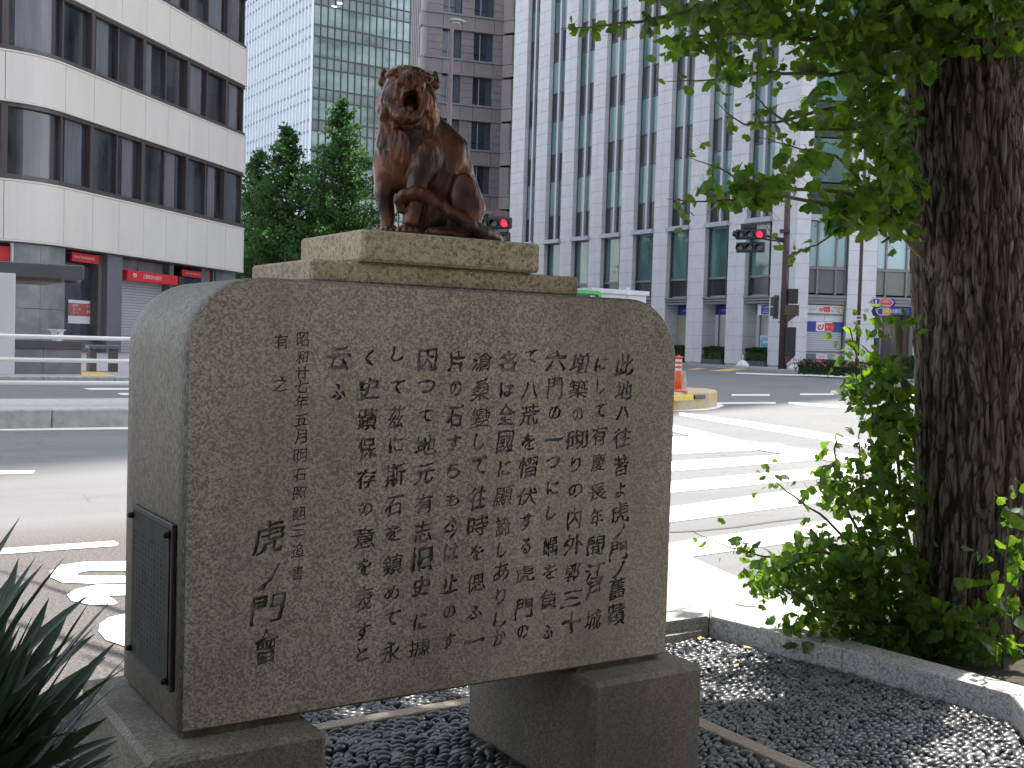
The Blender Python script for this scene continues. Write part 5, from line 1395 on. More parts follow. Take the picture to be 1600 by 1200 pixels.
for ya, yb in ((493, 505), (556, 571)):
    m = MB(); m.prism([(-.25, lz_(ya)), (.2, lz_(ya)), (.2, 0)], 0, 1) if False else m.add([((1224-1221)*k_, -.25, lz_(ya)), ((1239-1221)*k_, -.25, lz_(ya)), ((1225-1221)*k_, -.25, lz_(yb)), ((1224-1221)*k_, .2, lz_(ya)), ((1239-1221)*k_, .2, lz_(ya)), ((1225-1221)*k_, .2, lz_(yb))], [(0, 2, 1), (3, 4, 5), (0, 1, 4, 3), (1, 2, 5, 4), (2, 0, 3, 5)])
    m.build('box_skirt', M_SIGBROWN, pole)
m = MB(); m.box((.0, -.2, lz_(416)), ((1231-1221)*k_, .2, lz_(399)), 0, None, .02); m.build('small_box', M_SIGBROWN, pole)
m = MB(); m.tube([(-.2, 0, lz_(416.5)), (.3, 0, lz_(416.5))], .03, 6); m.build('strap', M_WHITE, pole)
# second signal, half hidden behind the tiger
q = at_y(776, 352, 50.0); s2 = empty('traffic_signal', tuple(q)); s2.rotation_euler = (0, 0, R(90-face_cam(q)))
tag(s2, 'traffic signal with red light glimpsed behind the tiger and the slab', 'traffic signal')
signal_head('s', s2, -.12, .12, 1.12, 0, 2, (0, 2), skew=-22)
m = MB(); m.box((-1.3, .1, .62), (.25, .3, .80)); m.build('top_bar', M_COLGREY, s2); m = MB(); m.box((-.2, .05, .48), (.5, .3, .82)); m.build('back_box', simple('dusky_red_box', (.2, .1, .1), .6), s2)
q2 = at_y(722, 352, 50.0); pm = empty('signal_pole', (q2[0], q2[1], 0)); tag(pm, 'signal pole standing hidden behind the bronze tiger, its arm reaching right', 'pole')
m = MB(); m.tube([(0, .3, RZ), (0, .3, 9.2)], [.2, .14], 10); m.build('pole', M_POLE, pm)
m = MB(); m.tube([(0, .3, q2[2]+.05), ((q[0]-q2[0]), .3 + (q[1]-q2[1]), q2[2]+.1)], .07, 8); m.build('arm', M_POLE, pm)
# street lamp above the tiger
q = at_y(706, 50, 45.0); sl = empty('street_lamp', (q[0], q[1], RZ)); tag(sl, 'slim grey street lamp with oval head rising behind the tiger', 'street lamp')
m = MB(); m.tube([(0, 0, 0), (0, 0, 8), (0, 0, q[2]-RZ), (.03, 0, q[2]-RZ+.35)], [.17, .13, .10, .09], 12); m.build('pole', simple('dusky_pink_pole', (.22, .17, .165), .5, .1), sl)
bm = bmesh.new(); bmesh.ops.create_uvsphere(bm, u_segments=20, v_segments=10, radius=1)
for v in bm.verts: v.co = Vector((v.co.x*.43, v.co.y*.24, v.co.z*(.13 if v.co.z > 0 else .10)))
me = bpy.data.meshes.new('lamp_head'); bm.to_mesh(me); bm.free(); me.materials.append(simple('lamp_head_metal', (.33, .34, .32), .35, .3))
for p in me.polygons: p.use_smooth = True
hp = at_y(715, 33.5, 45.0); lh = link('lamp_head', me, sl, (hp[0]-q[0], 0, hp[2]-RZ), (0, R(4), R(-28)))
m = MB(); m.tube([(-.05, 0, -.08), (-.05, 0, -.13)], [.22, .16], 14); m.build('lamp_glass', simple('lamp_diffuser', (.6, .6, .45), .2), lh)
# plain dark pole in front of the canted bay
g = at_z(1338, 590, .03); tp = empty('dark_pole', (g[0], g[1], .03)); tag(tp, 'slim dark brown pole between the two shop bays, with pale clamps and small fittings', 'pole')
tp.rotation_euler = (0, 0, R(90-face_cam(g))); k2 = ((g-CAM) @ FWD)/F_PX
def lz2(y): return float(at_y(1338, y, g[1])[2]) - .03
m = MB(); m.tube([(0, 0, 0), (0, 0, 4), (0, 0, lz2(110))], [.085, .08, .07], 10); m.build('pole', M_POLE, tp)
for y in (494, 499, 509): m = MB(); m.tube([(0, 0, lz2(y+1)), (0, 0, lz2(y-1))], .10, 10); m.build('clamp', M_OFFWHITE, tp)
m = MB(); m.tube([(.07, 0, lz2(500)), (.12, 0, lz2(492)), (.3, 0, lz2(491))], .02, 6); m.build('bracket', M_OFFWHITE, tp)
m = MB(); m.tube([(.29, -.04, lz2(484.5)), (.29, .02, lz2(484.5))], [.105, .105], 14); m.build('round_fitting', M_SHUT, tp); m = MB(); m.box((.17, -.05, lz2(498)), (.34, .02, lz2(492)), 0, None, .01); m.build('square_fitting', M_SHUT, tp)
# route signs on their own post
q = at_y(1377, 480, 33.5); rs = empty('route_sign', (q[0], q[1], .03)); tag(rs, 'blue and red hexagonal route signs on a thin post beside the open shopfront', 'road sign')
rs.rotation_euler = (0, 0, R(90-face_cam(q))); k3 = ((q-CAM) @ FWD)/F_PX
def lz3(y): return float(at_y(1377, y, 33.5)[2]) - .03
m = MB(); m.tube([(0, .05, 0), (0, .05, lz3(464))], .035, 8); m.build('post', M_CANOPY, rs)
def hexs(name, x0, x1, y0, y1, mats, yoff, tipw=5.5):
    a, b = (x0-1377)*k3, (x1-1377)*k3; zt, zb = lz3(y0), lz3(y1); zc = (zt+zb)/2; t = tipw*k3
    out_ = []
    for ins, mt, yy in ((0, mats[0], yoff), (.025, mats[1], yoff-.012), (.055, mats[2], yoff-.02)):
        P = [(a+ins*1.3, zc), (a+t, zt-ins), (b-t, zt-ins), (b-ins*1.3, zc), (b-t, zb+ins), (a+t, zb+ins)]
        m = MB(); m.add([(p_, yy, z_) for p_, z_ in P] + [(p_, yy+.012, z_) for p_, z_ in P], [tuple(range(6)), tuple(range(11, 5, -1))] + [(i, 6+i, 6+(i+1) % 6, (i+1) % 6) for i in range(6)]); m.build(name, mt, rs)
M_PINK = simple('pinkish_red_sign_paint', (.75, .10, .13), .5)
hexs('upper_back_plate', 1360, 1399, 466, 480.5, (M_BLUE, M_BLUE, M_BLUE), .01); hexs('upper_plate', 1358, 1396, 465.5, 479.5, (M_BLUE, M_WHITE, M_PINK), -.03)
hexs('lower_back_plate', 1362.5, 1376, 479.5, 494, (M_INK, M_INK, M_INK), .01, 3); hexs('lower_plate', 1368.5, 1394, 480, 493.5, (M_BLUE, M_WHITE, M_BLUE), -.06)
def shield(xc, zc, s, par):
    for sc_, mt, yy in ((1.0, M_WHITE, -.062), (.86, M_BLUE, -.07)):
        P = [(-.5, .42), (0, .5), (.5, .42), (.46, .05), (.12, -.48), (-.12, -.48), (-.46, .05)]
        m = MB(); m.add([(xc+a*s*sc_, yy, zc+b*s*sc_) for a, b in P], [tuple(range(6, -1, -1))]); m.build('shield', mt, par)
shield((1369-1377)*k3, lz3(472.5), .40, rs)
text('route_number', '1', M_WHITE, Matrix.Translation(((1369-1377)*k3, -.076, lz3(472))), h=.20, w=.07, parent=rs)
text('route_name', '桜田通り', M_WHITE, Matrix.Translation(((1383.5-1377)*k3, -.056, lz3(471))), h=.12, w=.33, parent=rs)
text('route_name', 'Sakurada', M_WHITE, Matrix.Translation(((1384-1377)*k3, -.056, lz3(476.5))), h=.04, w=.28, parent=rs)
m = MB(); m.box(((1379-1377)*k3, -.09, lz3(491.5)), ((1391-1377)*k3, -.083, lz3(482))); m.build('orange_patch', M_GOLD, rs)
text('route_name', '外堀通り', M_WHITE, Matrix.Translation(((1385-1377)*k3, -.092, lz3(486.5))), h=.10, w=.22, parent=rs)
shield((1373.5-1377)*k3, lz3(486.8), .30, rs); text('route_number', '409', M_WHITE, Matrix.Translation(((1373.5-1377)*k3, -.076, lz3(486.5))), h=.10, w=.16, parent=rs)
# city bus, only its roof edge shows over the stone
q = at_y(940, 462, 36.0); bu = empty('city_bus', (q[0]-1.2, 36.0, RZ)); tag(bu, 'bright green bus whose roof edge shows above the monument', 'bus')
TZ = float(at_y(920, 453.5, 36)[2]) - RZ
m = MB(); 
def brr(w, z0, z1, r, n=5):
    P = [(-w/2, z0), (w/2, z0)] + [(w/2-r+r*math.cos(t), z1-r+r*math.sin(t)) for t in np.linspace(0, math.pi/2, n)] + [(-w/2+r-r*math.sin(t), z1-r+r*math.cos(t)) for t in np.linspace(0, math.pi/2, n)]; return P
P = brr(2.4, .35, TZ, .22); n = len(P); yf = (0, .04, 9.0)
m.add([(a, 0.06, b) for a, b in P] + [(a, 9.0, b) for a, b in P], [tuple(range(n)), tuple(range(2*n-1, n-1, -1))] + [(i, n+i, n+(i+1) % n, (i+1) % n) for i in range(n)]); m.build('body', M_BUS, bu)
P = brr(2.4, .35, TZ, .22); Pi = brr(2.12, 1.0, TZ-.15, .16)
m = MB(); m.add([(a, -.02, b) for a, b in P] + [(a, -.02, b) for a, b in Pi] + [(a, .06, b) for a, b in P], [(i, (i+1) % n, n+(i+1) % n, n+i) for i in range(n)] + [(2*n+i, 2*n+(i+1) % n, (i+1) % n, i) for i in range(n)]); m.build('front_frame', M_BUS, bu)
m = MB(); m.add([(a, .02, b) for a, b in Pi], [tuple(range(n))]); m.build('windscreen', M_BUSGLASS, bu)
m = MB(); m.box((-.9, -.0, TZ-.62), (.25, .015, TZ-.36)); m.build('destination_display', M_INK, bu); text('destination_text', '虎ノ門', M_ORANGETXT, Matrix.Translation((-.3, -.01, TZ-.49)), w=.8, h=.2, parent=bu)
m = MB(); m.box((.6, .0, TZ-.55), (.82, .015, TZ-.22)); m.build('pale_notice', M_OFFWHITE, bu)
for sx_ in (-1.05, 1.05):
    for yy in (1.6, 6.8): m = MB(); m.tube([(sx_-.14, yy, .45), (sx_+.14, yy, .45)], .45, 16); m.build('wheel', M_RUBBER, bu)
# low white subway shelter behind the stone's right shoulder
q = at_y(940, 455, 44.0); sb = empty('white_shelter', (0, 0, 0)); tag(sb, 'low white walled shelter with flat roof in front of the white building', 'shelter')
x0, x1 = at_y(925, 455, 44)[0], at_y(1010, 455, 44)[0]; zt = float(at_y(990, 454, 44)[2])
m = MB(); m.box((x0, 44, .02), (x1, 48, zt-.25)); m.build('wall', M_OFFWHITE, sb); m = MB(); m.box((x0-.1, 43.9, zt-.245), (x1+.15, 48.1, zt), 0, None, .02); m.build('roof', M_OFFWHITE, sb)
m = MB(); m.box((x0+.8, 43.93, zt-1.5), (x0+2.2, 43.99, zt-.95)); m.build('opening', M_COLGREY, sb); m = MB(); m.box((x1-1.0, 43.93, zt-1.5), (x1-.45, 43.99, zt-.85)); m.build('opening', M_COLGREY, sb)
q = at_y(981, 449, 43); wp = empty('white_pole', (q[0], 43, RZ)); tag(wp, 'thin white pole in front of the white shelter', 'pole'); m = MB(); m.tube([(0, 0, 0), (0, 0, q[2]-RZ)], .09, 8); m.build('post', M_WHITE, wp); m = MB(); m.tube([(0, 0, q[2]-RZ-.45), (0, 0, q[2]-RZ-.3)], .13, 8); m.build('collar', M_OFFWHITE, wp)
# white dome bollards
for i, (x, y) in enumerate(((1160, 573), (1240, 577))):
    g = at_z(x, y, .03); e = empty('dome_bollard', tuple(g)); tag(e, ['white dome shaped bollard beside the hedge planter right of the pillars', 'white dome shaped bollard at the end of the pink flower bed'][i], 'bollard', 'white dome bollards')
    m = MB(); m.tube([(0, 0, 0), (0, 0, .12), (0, 0, .3), (0, 0, .42)], [.40, .38, .22, .05], 16); m.build('dome', M_WHITE, e); m = MB(); m.tube([(0, 0, .42), (0, 0, .72)], .04, 8); m.build('stub', M_OFFWHITE, e)

# ------------------------------------------------------------------ leaf clumps
def leaf_cloud(name, cs, mat, parent, kind=None, asp=.6, jitter=1.0):
    """cs: array (n,4) centre xyz + size; one bent two-triangle leaf clump each"""
    cs = np.asarray(cs); n = len(cs); r = rng.normal(size=(n, 3)); r /= np.linalg.norm(r, axis=1, keepdims=True)
    t = np.cross(r, rng.normal(size=(n, 3))); t /= np.linalg.norm(t, axis=1, keepdims=True); b = np.cross(r, t); s = cs[:, 3:4]
    P = cs[:, :3]; V = np.stack([P-t*s*.5, P+b*s*asp*.5+r*s*.12, P+t*s*.5, P-b*s*asp*.5+r*s*.12], 1).reshape(-1, 3)
    Fq = np.arange(4*n).reshape(n, 4); o = link(name, np_mesh(name, V, Fq, mat), parent)
    if kind: o['kind'] = kind
    return o
def hedge(P, az, L, W_, H_, label, mat_leaf, n=900, flower=None, group=None, cat='planter', box=True, size=.14):
    e = empty('hedge_planter' if box else 'flower_bed', (P[0], P[1], P[2])); e.rotation_euler = (0, 0, R(90-az)); tag(e, label, cat, group)
    if box:
        m = MB(); m.box((-L/2, -W_/2, 0), (L/2, W_/2, .35), 0, None, .02); m.build('planter_box', M_PLANTER, e); z0 = .3
    else: z0 = .0
    c = rng.uniform(-1, 1, (n, 3)); 
    zz = z0 + (H_-z0)*(1-rng.random(n)**2.2)*(1-.25*np.abs(c[:, 0])**6) + .05*np.sin(c[:, 0]*9)
    C = np.stack([c[:, 0]*L/2, c[:, 1]*W_/2, zz, np.full(n, size)*rng.uniform(.6, 1.3, n)], 1)
    leaf_cloud('shrub', C, mat_leaf, e, 'stuff')
    m = MB(); m.box((-L/2*.9, -W_/2*.7, z0), (L/2*.9, W_/2*.7, z0+(H_-z0)*.7)); m.build('inner_growth', M_HEDGE, e)
    if flower:
        f = n//3; c = rng.uniform(-1, 1, (f, 2)); k = np.sin(c[:, 0]*17) + np.sin(c[:, 0]*7+2) > -.3
        C = np.stack([c[:, 0]*L/2, c[:, 1]*W_/2, H_*rng.uniform(.6, 1.05, f), np.full(f, size*.9)], 1)[k]; leaf_cloud('blossom', C, flower, e, 'stuff')
    return e
for i, (x0, x1, y, lab) in enumerate(((1099, 1131, 572.5, 'clipped green hedge in dark box between two pillars, left of the white dome'), (1165, 1200, 574.5, 'clipped green hedge in dark box just left of the signal mast'), (1050, 1069, 570.5, 'clipped green hedge in dark box partly behind the stone and orange post'))):
    a, b = at_x(x0, y, XF+.1), at_x(x1, y, XF+.1); c = (a+b)/2; L = abs(a[1]-b[1]); hedge((XF+.3, c[1], .0), 0.0 if False else 0, L*.95, .9, 1.15, lab, M_HEDGE, 1500, None, 'hedge planters by the pillars')
g0, g1 = at_z(1247, 583, .03), at_z(1335, 588, .03); c = (g0+g1)/2; d = g1-g0
hedge((c[0]+.6, c[1]+.2, .03), math.degrees(math.atan2(d[0], d[1])), np.linalg.norm(d[:2]), 1.4, .62, 'low bed of pink azaleas along the kerb right of the signal mast', M_HEDGE, 3000, M_FLOWER, None, 'flower bed', False, .12)
g0, g1 = at_z(1375, 590, .03), at_z(1470, 594, .03); c = (g0+g1)/2; d = g1-g0
hedge((c[0]+.5, c[1]+.2, .03), math.degrees(math.atan2(d[0], d[1])), np.linalg.norm(d[:2]), 1.4, .95, 'green shrub bed with few pink flowers behind the ginkgo sprouts', M_HEDGE, 2500, None, None, 'flower bed', False, .13)

# ------------------------------------------------------------------ three trees beyond the stone
def far_tree(apex, yd, wpx, base_z, label, seedv, n=8000):
    rg = np.random.default_rng(seedv); top = at_y(*apex, yd); X, Z = top[0], top[2]; d = np.linalg.norm(top[:2]-CAM[:2]); rmax = wpx/2*d/F_PX
    e = empty('street_tree', (X, yd, .02)); tag(e, label, 'tree', 'trees beyond the monument')
    m = MB(); m.tube([(0, 0, 0), (.05, 0, Z*.4), (0, .05, Z*.8), (0, 0, Z*.97)], [.30, .2, .1, .03], 9); m.build('trunk', M_BARK2, e)
    C = []; br = MB(); z = base_z
    while z < Z - .3:
        t = (Z-z)/(Z-base_z); rr = rmax*(t**.75)*(.75+.5*rg.random()); nb = 5 + int(4*t)
        for k in range(nb):
            a = rg.uniform(0, 2*math.pi); L = rr*rg.uniform(.55, 1.1); dz = L*rg.uniform(.1, .45)
            br.tube([(0, 0, z), (math.cos(a)*L*.5, math.sin(a)*L*.5, z+dz*.4), (math.cos(a)*L, math.sin(a)*L, z+dz)], [.07*t+.02, .04, .012], 4, cap=False)
            m_ = int(22+80*t); u = rg.random(m_)**.6; w = .22+.55*t
            C.append(np.stack([math.cos(a)*L*u + rg.normal(0, w*.5, m_), math.sin(a)*L*u + rg.normal(0, w*.5, m_), z + dz*u**1.3 + rg.normal(0, .16+.12*t, m_), rg.uniform(.16, .36, m_)], 1))
        z += .33
    br.build('branch', M_BARK2, e)
    C = np.concatenate(C); leaf_cloud('crown', C, M_TREEFAR, e, 'stuff', .75)
far_tree((536, 152), 72, 265, 1.5, 'tallest bright green tree with pointed top just left of the tiger', 3)
far_tree((452, 192), 76, 235, 1.5, 'middle green tree with pointed top between cream building and tallest tree', 5)
far_tree((404, 232), 82, 215, 1.5, 'green tree half hidden behind the end of the cream building', 8)
# ------------------------------------------------------------------ the ginkgo beside the garden
GK = empty('ginkgo_tree', (0, 0, 0)); tag(GK, 'large ginkgo with furrowed trunk, leafy low branches and a bush of sprouts at its foot', 'tree')
TB = np.array([2.985, .43])
def trunk_axis(z):
    # centre line from the photograph: leaning slightly
    if z < 1.0: x = 1519
    pts = [(0.0, 1527), (.9, 1521), (1.6, 1512), (2.3, 1503), (3.4, 1497)]
    zs = [p[0] for p in pts]; return float(np.interp(z, zs, [p[1] for p in pts]))
def trunk_point(z):
    # horizontal distance kept constant from the camera
    y0 = 1000 - z*400; dist = 4.35
    lo, hi = -400, 1300
    for _ in range(40):
        mid = (lo+hi)/2; p = at_d(trunk_axis(z), mid, 4.30)
        if p[2] > z: lo = mid
        else: hi = mid
    return at_d(trunk_axis(z), (lo+hi)/2, 4.30)
nz_, na_ = 260, 200
zs = np.linspace(-.1, 3.6, nz_); cent = np.array([trunk_point(max(z, 0))[:2] for z in zs])
rad = np.interp(zs, [-.1, .05, .35, 1.0, 1.9, 3.0, 3.6], [.30, .255, .215, .200, .205, .215, .20])
ang = np.linspace(0, 2*math.pi, na_, endpoint=False)
Z, A = np.meshgrid(zs, ang, indexing='ij')
rdg = np.zeros_like(Z)
for i in range(nz_):
    for j in range(na_):
        ca, sa = math.cos(ang[j]), math.sin(ang[j]); zz = zs[i]
        wv = mnoise.noise((ca*1.3, sa*1.3, zz*1.6))
        v = mnoise.noise((ca*7.5 + wv*.35, sa*7.5 + wv*.35, zz*3.6)); v2 = mnoise.noise((ca*15 + 3 + wv*.3, sa*15 + wv*.3, zz*9)); v3 = mnoise.noise((ca*30, sa*30, zz*26))
        rr_ = 1 - abs(v)*2.6; r2_ = 1 - abs(v2)*2.4
        rdg[i, j] = .55*(1-max(0, rr_)**2) + .42*(1-max(0, r2_)**1.5) + .12*v3
Rr = rad[:, None]*(1 + .03*np.sin(3*A + Z*1.3) + .02*np.sin(5*A+1)) + .026*(rdg-.6)
Rr += (np.clip(.3-Z, 0, .4)**2)*1.1*(1 + .6*np.sin(4*A+.6))
V = np.stack([cent[:, 0, None] + Rr*np.cos(A), cent[:, 1, None] + Rr*np.sin(A), Z], -1).reshape(-1, 3)
I, J = np.meshgrid(np.arange(nz_-1), np.arange(na_), indexing='ij'); Jn = (J+1) % na_
Fq = np.stack([I*na_+J, I*na_+Jn, (I+1)*na_+Jn, (I+1)*na_+J], -1).reshape(-1, 4)
tme = np_mesh('trunk', V, Fq, M_BARK, True); at_ = tme.attributes.new('ridge', 'FLOAT', 'POINT'); at_.data.foreach_set('value', rdg.ravel().astype(np.float32))
trunk = link('trunk', tme, GK)
m = MB(); topc = cent[-1]; m.tube([(topc[0], topc[1], 3.55), (topc[0]+.1, topc[1]+.1, 5.5), (topc[0]+.1, topc[1]+.25, 8)], [.2, .15, .06], 16); m.build('upper_trunk', M_BARK, GK)

def ginkgo_leaf(k):
    rg = np.random.default_rng(100+k); n = 15; half = R(rg.uniform(48, 74)); notch = rg.uniform(.12, .55) if k % 4 else .05
    vs = [(0, 0, 0)]; cup = rg.uniform(.12, .5); bend = rg.uniform(-.1, .35)
    for i in range(n):
        t = -half + 2*half*i/(n-1); r = 1 - .12*(abs(t)/half)**3 + .045*math.sin(i*2.1+k) + .03*rg.standard_normal()
        r *= 1 - notch*math.exp(-((i-(n-1)/2)/1.0)**2)
        if i in (0, n-1): r *= .9
        x, y = r*math.sin(t), r*math.cos(t); vs.append((x, y, cup*x*x - bend*y*y + .03*math.sin(i*1.7)))
    mid = []
    for i in range(n):
        x, y, z = vs[1+i]; mid.append((x*.5, y*.5, cup*(x*.5)**2 - bend*(y*.5)**2))
    V_ = vs + mid; Fc = [(0, 1+n+i, 1+n+i+1) for i in range(n-1)] + [(1+n+i, 1+i, 2+i, 2+n+i) for i in range(n-1)]
    tri = []
    for f in Fc: tri += [f] if len(f) == 3 else [(f[0], f[1], f[2]), (f[0], f[2], f[3])]
    # petiole
    b = len(V_); V_ += [(-.02, 0, 0), (.02, 0, 0), (.015, -.75, .12), (-.015, -.75, .12)]; tri += [(b, b+1, b+2), (b, b+2, b+3)]
    return np.array(V_), np.array(tri)
LEAF = [ginkgo_leaf(k) for k in range(9)]
LM = []
for V_, T_ in LEAF:
    me = np_mesh('leaf', V_, T_, M_GINKGO, True); LM.append(me)
leaves = []          # (matrix 4x4 numpy, variant, visible?)
def add_leaf(P, size, rg, droop=.75, out=None):
    """leaf hanging from its stalk: blade axis mostly downward/outward, random yaw"""
    a = rg.uniform(0, 2*math.pi); tilt = rg.normal(.0, .55)
    ax = np.array([math.cos(a)*math.sin(1.2-droop+abs(tilt)), math.sin(a)*math.sin(1.2-droop+abs(tilt)), -math.cos(1.2-droop+abs(tilt))])
    if rg.random() < .16: ax[2] *= -.6
    ax /= np.linalg.norm(ax); side = np.cross(ax, rg.normal(size=3)); side /= np.linalg.norm(side); nr = np.cross(side, ax)
    Mx = np.eye(4); Mx[:3, 0] = side*size*rg.uniform(.75, 1.1); Mx[:3, 1] = ax*size; Mx[:3, 2] = nr*size; Mx[:3, 3] = P
    leaves.append((Mx, int(rg.integers(9))))
twigs = MB()
lg = np.random.default_rng(21)
def px3(x, y, d): return at_d(x, y, d)
def twig(pts, r0=.006, r1=.0015, n=20, size=.034, spread=.022, parent=None, ends=True, side_twigs=0):
    size *= 1.2; n = int(n*1.2)
    P = [px3(*q) for q in pts]
    # smooth resample
    T = np.linspace(0, len(P)-1, max(6, len(P)*4)); Q = np.array([[np.interp(t, range(len(P)), [p[k] for p in P]) for k in range(3)] for t in T])
    Q += np.cumsum(lg.normal(0, .0025, Q.shape), 0)
    twigs.tube([tuple(q) for q in Q], list(np.linspace(r0, r1, len(Q))), 6, smooth=True)
    for i in range(n):
        t = lg.uniform(.08, 1.0)*(len(Q)-1); k = int(min(t, len(Q)-2)); p = Q[k] + (Q[k+1]-Q[k])*(t-k)
        add_leaf(p + lg.normal(0, spread, 3), size*lg.uniform(.6, 1.25)*(1.0 if t < .8*(len(Q)-1) else .75), lg)
    return Q
DENS = 1.7
def clump(x, y, rx, ry, d, rd, n, size=.038, top_fall=0.0):
    size *= 1.22
    for i in range(int(n*DENS)):
        v = lg.normal(size=3); v /= np.linalg.norm(v); v *= lg.random()**.4
        add_leaf(px3(x + v[0]*rx, y + v[1]*ry, d + v[2]*rd), size*lg.uniform(.55, 1.25), lg)
# --- hanging branches, upper centre to right
twig([(1400, -30, 4.3), (1240, -10, 3.9), (1100, 12, 3.6), (1000, 34, 3.5), (930, 37, 3.45), (872, 40, 3.4)], .012, .001, 26, .030, .015)
twig([(1400, 60, 4.2), (1280, 60, 3.9), (1160, 50, 3.6), (1080, 52, 3.5), (1035, 60, 3.5)], .012, .001, 40, .034, .04)
twig([(1420, 90, 4.2), (1300, 120, 3.9), (1180, 118, 3.7), (1110, 135, 3.6), (1030, 138, 3.5)], .010, .001, 40, .032, .025)
twig([(1420, 130, 4.2), (1320, 160, 4.0), (1210, 190, 3.8), (1150, 195, 3.7), (1105, 160, 3.7)], .010, .001, 26, .028, .03)
twig([(1430, 180, 4.2), (1330, 200, 4.0), (1240, 200, 3.8), (1190, 160, 3.7), (1172, 140, 3.7)], .009, .001, 34, .030, .03)
twig([(1430, 300, 4.2), (1340, 330, 4.0), (1250, 318, 3.7), (1180, 300, 3.5), (1130, 270, 3.4), (1082, 250, 3.4)], .010, .001, 36, .036, .03)
twig([(1440, 350, 4.2), (1330, 300, 3.9), (1230, 290, 3.7), (1160, 302, 3.5), (1090, 304, 3.4), (1043, 296, 3.4)], .009, .001, 26, .034, .028)
twig([(1440, 380, 4.2), (1380, 330, 4.1), (1310, 250, 3.9), (1250, 240, 3.8), (1180, 222, 3.7)], .009, .001, 30, .032, .03)
twig([(1330, 350, 3.9), (1280, 385, 3.8), (1240, 400, 3.8), (1200, 350, 3.7)], .004, .001, 10, .026, .02)
twig([(1440, 400, 4.2), (1400, 365, 4.1), (1370, 380, 4.0)], .012, .004, 14, .036, .05)
clump(1330, -8, 330, 42, 3.9, .5, 260, .042); clump(1290, 40, 170, 40, 3.9, .45, 190, .040); clump(1350, 95, 110, 50, 4.0, .4, 190, .040)
clump(1150, 15, 110, 34, 3.7, .3, 80, .036); clump(1165, 95, 60, 28, 3.7, .25, 38, .034); clump(1100, 62, 70, 22, 3.6, .2, 26, .034)
clump(1370, 185, 70, 65, 4.05, .35, 150, .038); clump(1275, 165, 40, 30, 3.9, .25, 26, .034)
clump(1375, 285, 65, 60, 4.0, .35, 140, .038); clump(1330, 335, 50, 24, 3.9, .25, 34, .044)
clump(1215, 280, 50, 30, 3.6, .2, 18, .038); clump(1270, 245, 50, 30, 3.8, .25, 26, .034); clump(1165, 295, 60, 28, 3.5, .15, 12, .040)
clump(1400, 335, 32, 36, 4.05, .2, 34, .038)
clump(1500, -5, 150, 50, 3.95, .25, 170, .040); clump(1500, 50, 130, 32, 3.95, .12, 45, .036); clump(1590, 130, 25, 60, 4.5, .2, 26, .036); clump(1440, 60, 50, 60, 3.95, .2, 50, .036); clump(1600, 60, 40, 90, 4.3, .2, 50, .036)
# --- sprouts at the foot, left of the trunk
twig([(1420, 1010, 4.2), (1350, 900, 4.1), (1290, 860, 4.0), (1200, 870, 3.9), (1140, 850, 3.9), (1086, 826, 3.9)], .008, .001, 26, .026, .03)
twig([(1420, 1000, 4.3), (1360, 880, 4.2), (1290, 800, 4.1), (1230, 760, 4.0), (1205, 740, 4.0)], .008, .001, 30, .028, .035)
twig([(1425, 1000, 4.3), (1370, 880, 4.2), (1320, 790, 4.2), (1304, 700, 4.2), (1302, 676, 4.2)], .009, .002, 26, .032, .035)
twig([(1430, 990, 4.3), (1400, 850, 4.2), (1385, 740, 4.2), (1350, 600, 4.2), (1325, 520, 4.2), (1322, 514, 4.2)], .010, .001, 60, .034, .045)
twig([(1440, 950, 4.3), (1410, 800, 4.2), (1400, 650, 4.2), (1372, 560, 4.2), (1345, 545, 4.2)], .009, .002, 50, .036, .05)
twig([(1430, 700, 4.3), (1410, 600, 4.2), (1400, 520, 4.1), (1403, 500, 4.1), (1428, 505, 4.1)], .008, .002, 16, .036, .04)
twig([(1380, 900, 4.2), (1345, 760, 4.2), (1340, 680, 4.2), (1352, 640, 4.2)], .006, .001, 16, .026, .03)
twig([(1400, 980, 4.1), (1330, 960, 3.95), (1260, 950, 3.85), (1200, 915, 3.8), (1165, 900, 3.8)], .006, .001, 40, .026, .04)
clump(1370, 915, 80, 95, 4.15, .25, 200, .034); clump(1310, 890, 95, 70, 4.05, .25, 170, .032); clump(1235, 900, 85, 45, 3.95, .2, 100, .028)
clump(1380, 770, 62, 80, 4.2, .2, 100, .034); clump(1392, 640, 42, 75, 4.2, .2, 70, .038); clump(1350, 610, 40, 45, 4.2, .15, 45, .034)
clump(1310, 760, 55, 55, 4.15, .2, 50, .032); clump(1320, 985, 120, 32, 4.0, .15, 110, .028); clump(1420, 1020, 60, 35, 4.0, .15, 50, .034)
clump(1160, 850, 30, 18, 3.9, .08, 10, .022)
# --- in front of the trunk
twig([(1568, 1050, 3.85), (1570, 960, 3.8), (1573, 860, 3.78), (1585, 790, 3.75), (1592, 745, 3.75)], .006, .002, 14, .040, .03)
twig([(1500, 1010, 3.95), (1515, 930, 3.85), (1530, 870, 3.8), (1545, 860, 3.8)], .004, .0015, 9, .034, .02)
clump(1480, 980, 70, 42, 3.9, .1, 42, .036); clump(1545, 1010, 60, 28, 3.85, .1, 26, .036); clump(1440, 960, 45, 35, 3.95, .12, 24, .036); clump(1560, 930, 40, 50, 3.85, .1, 14, .036)
clump(1585, 850, 20, 55, 3.78, .05, 9, .040)
twigs.build('twigs', M_TWIG, GK)['kind'] = 'stuff'
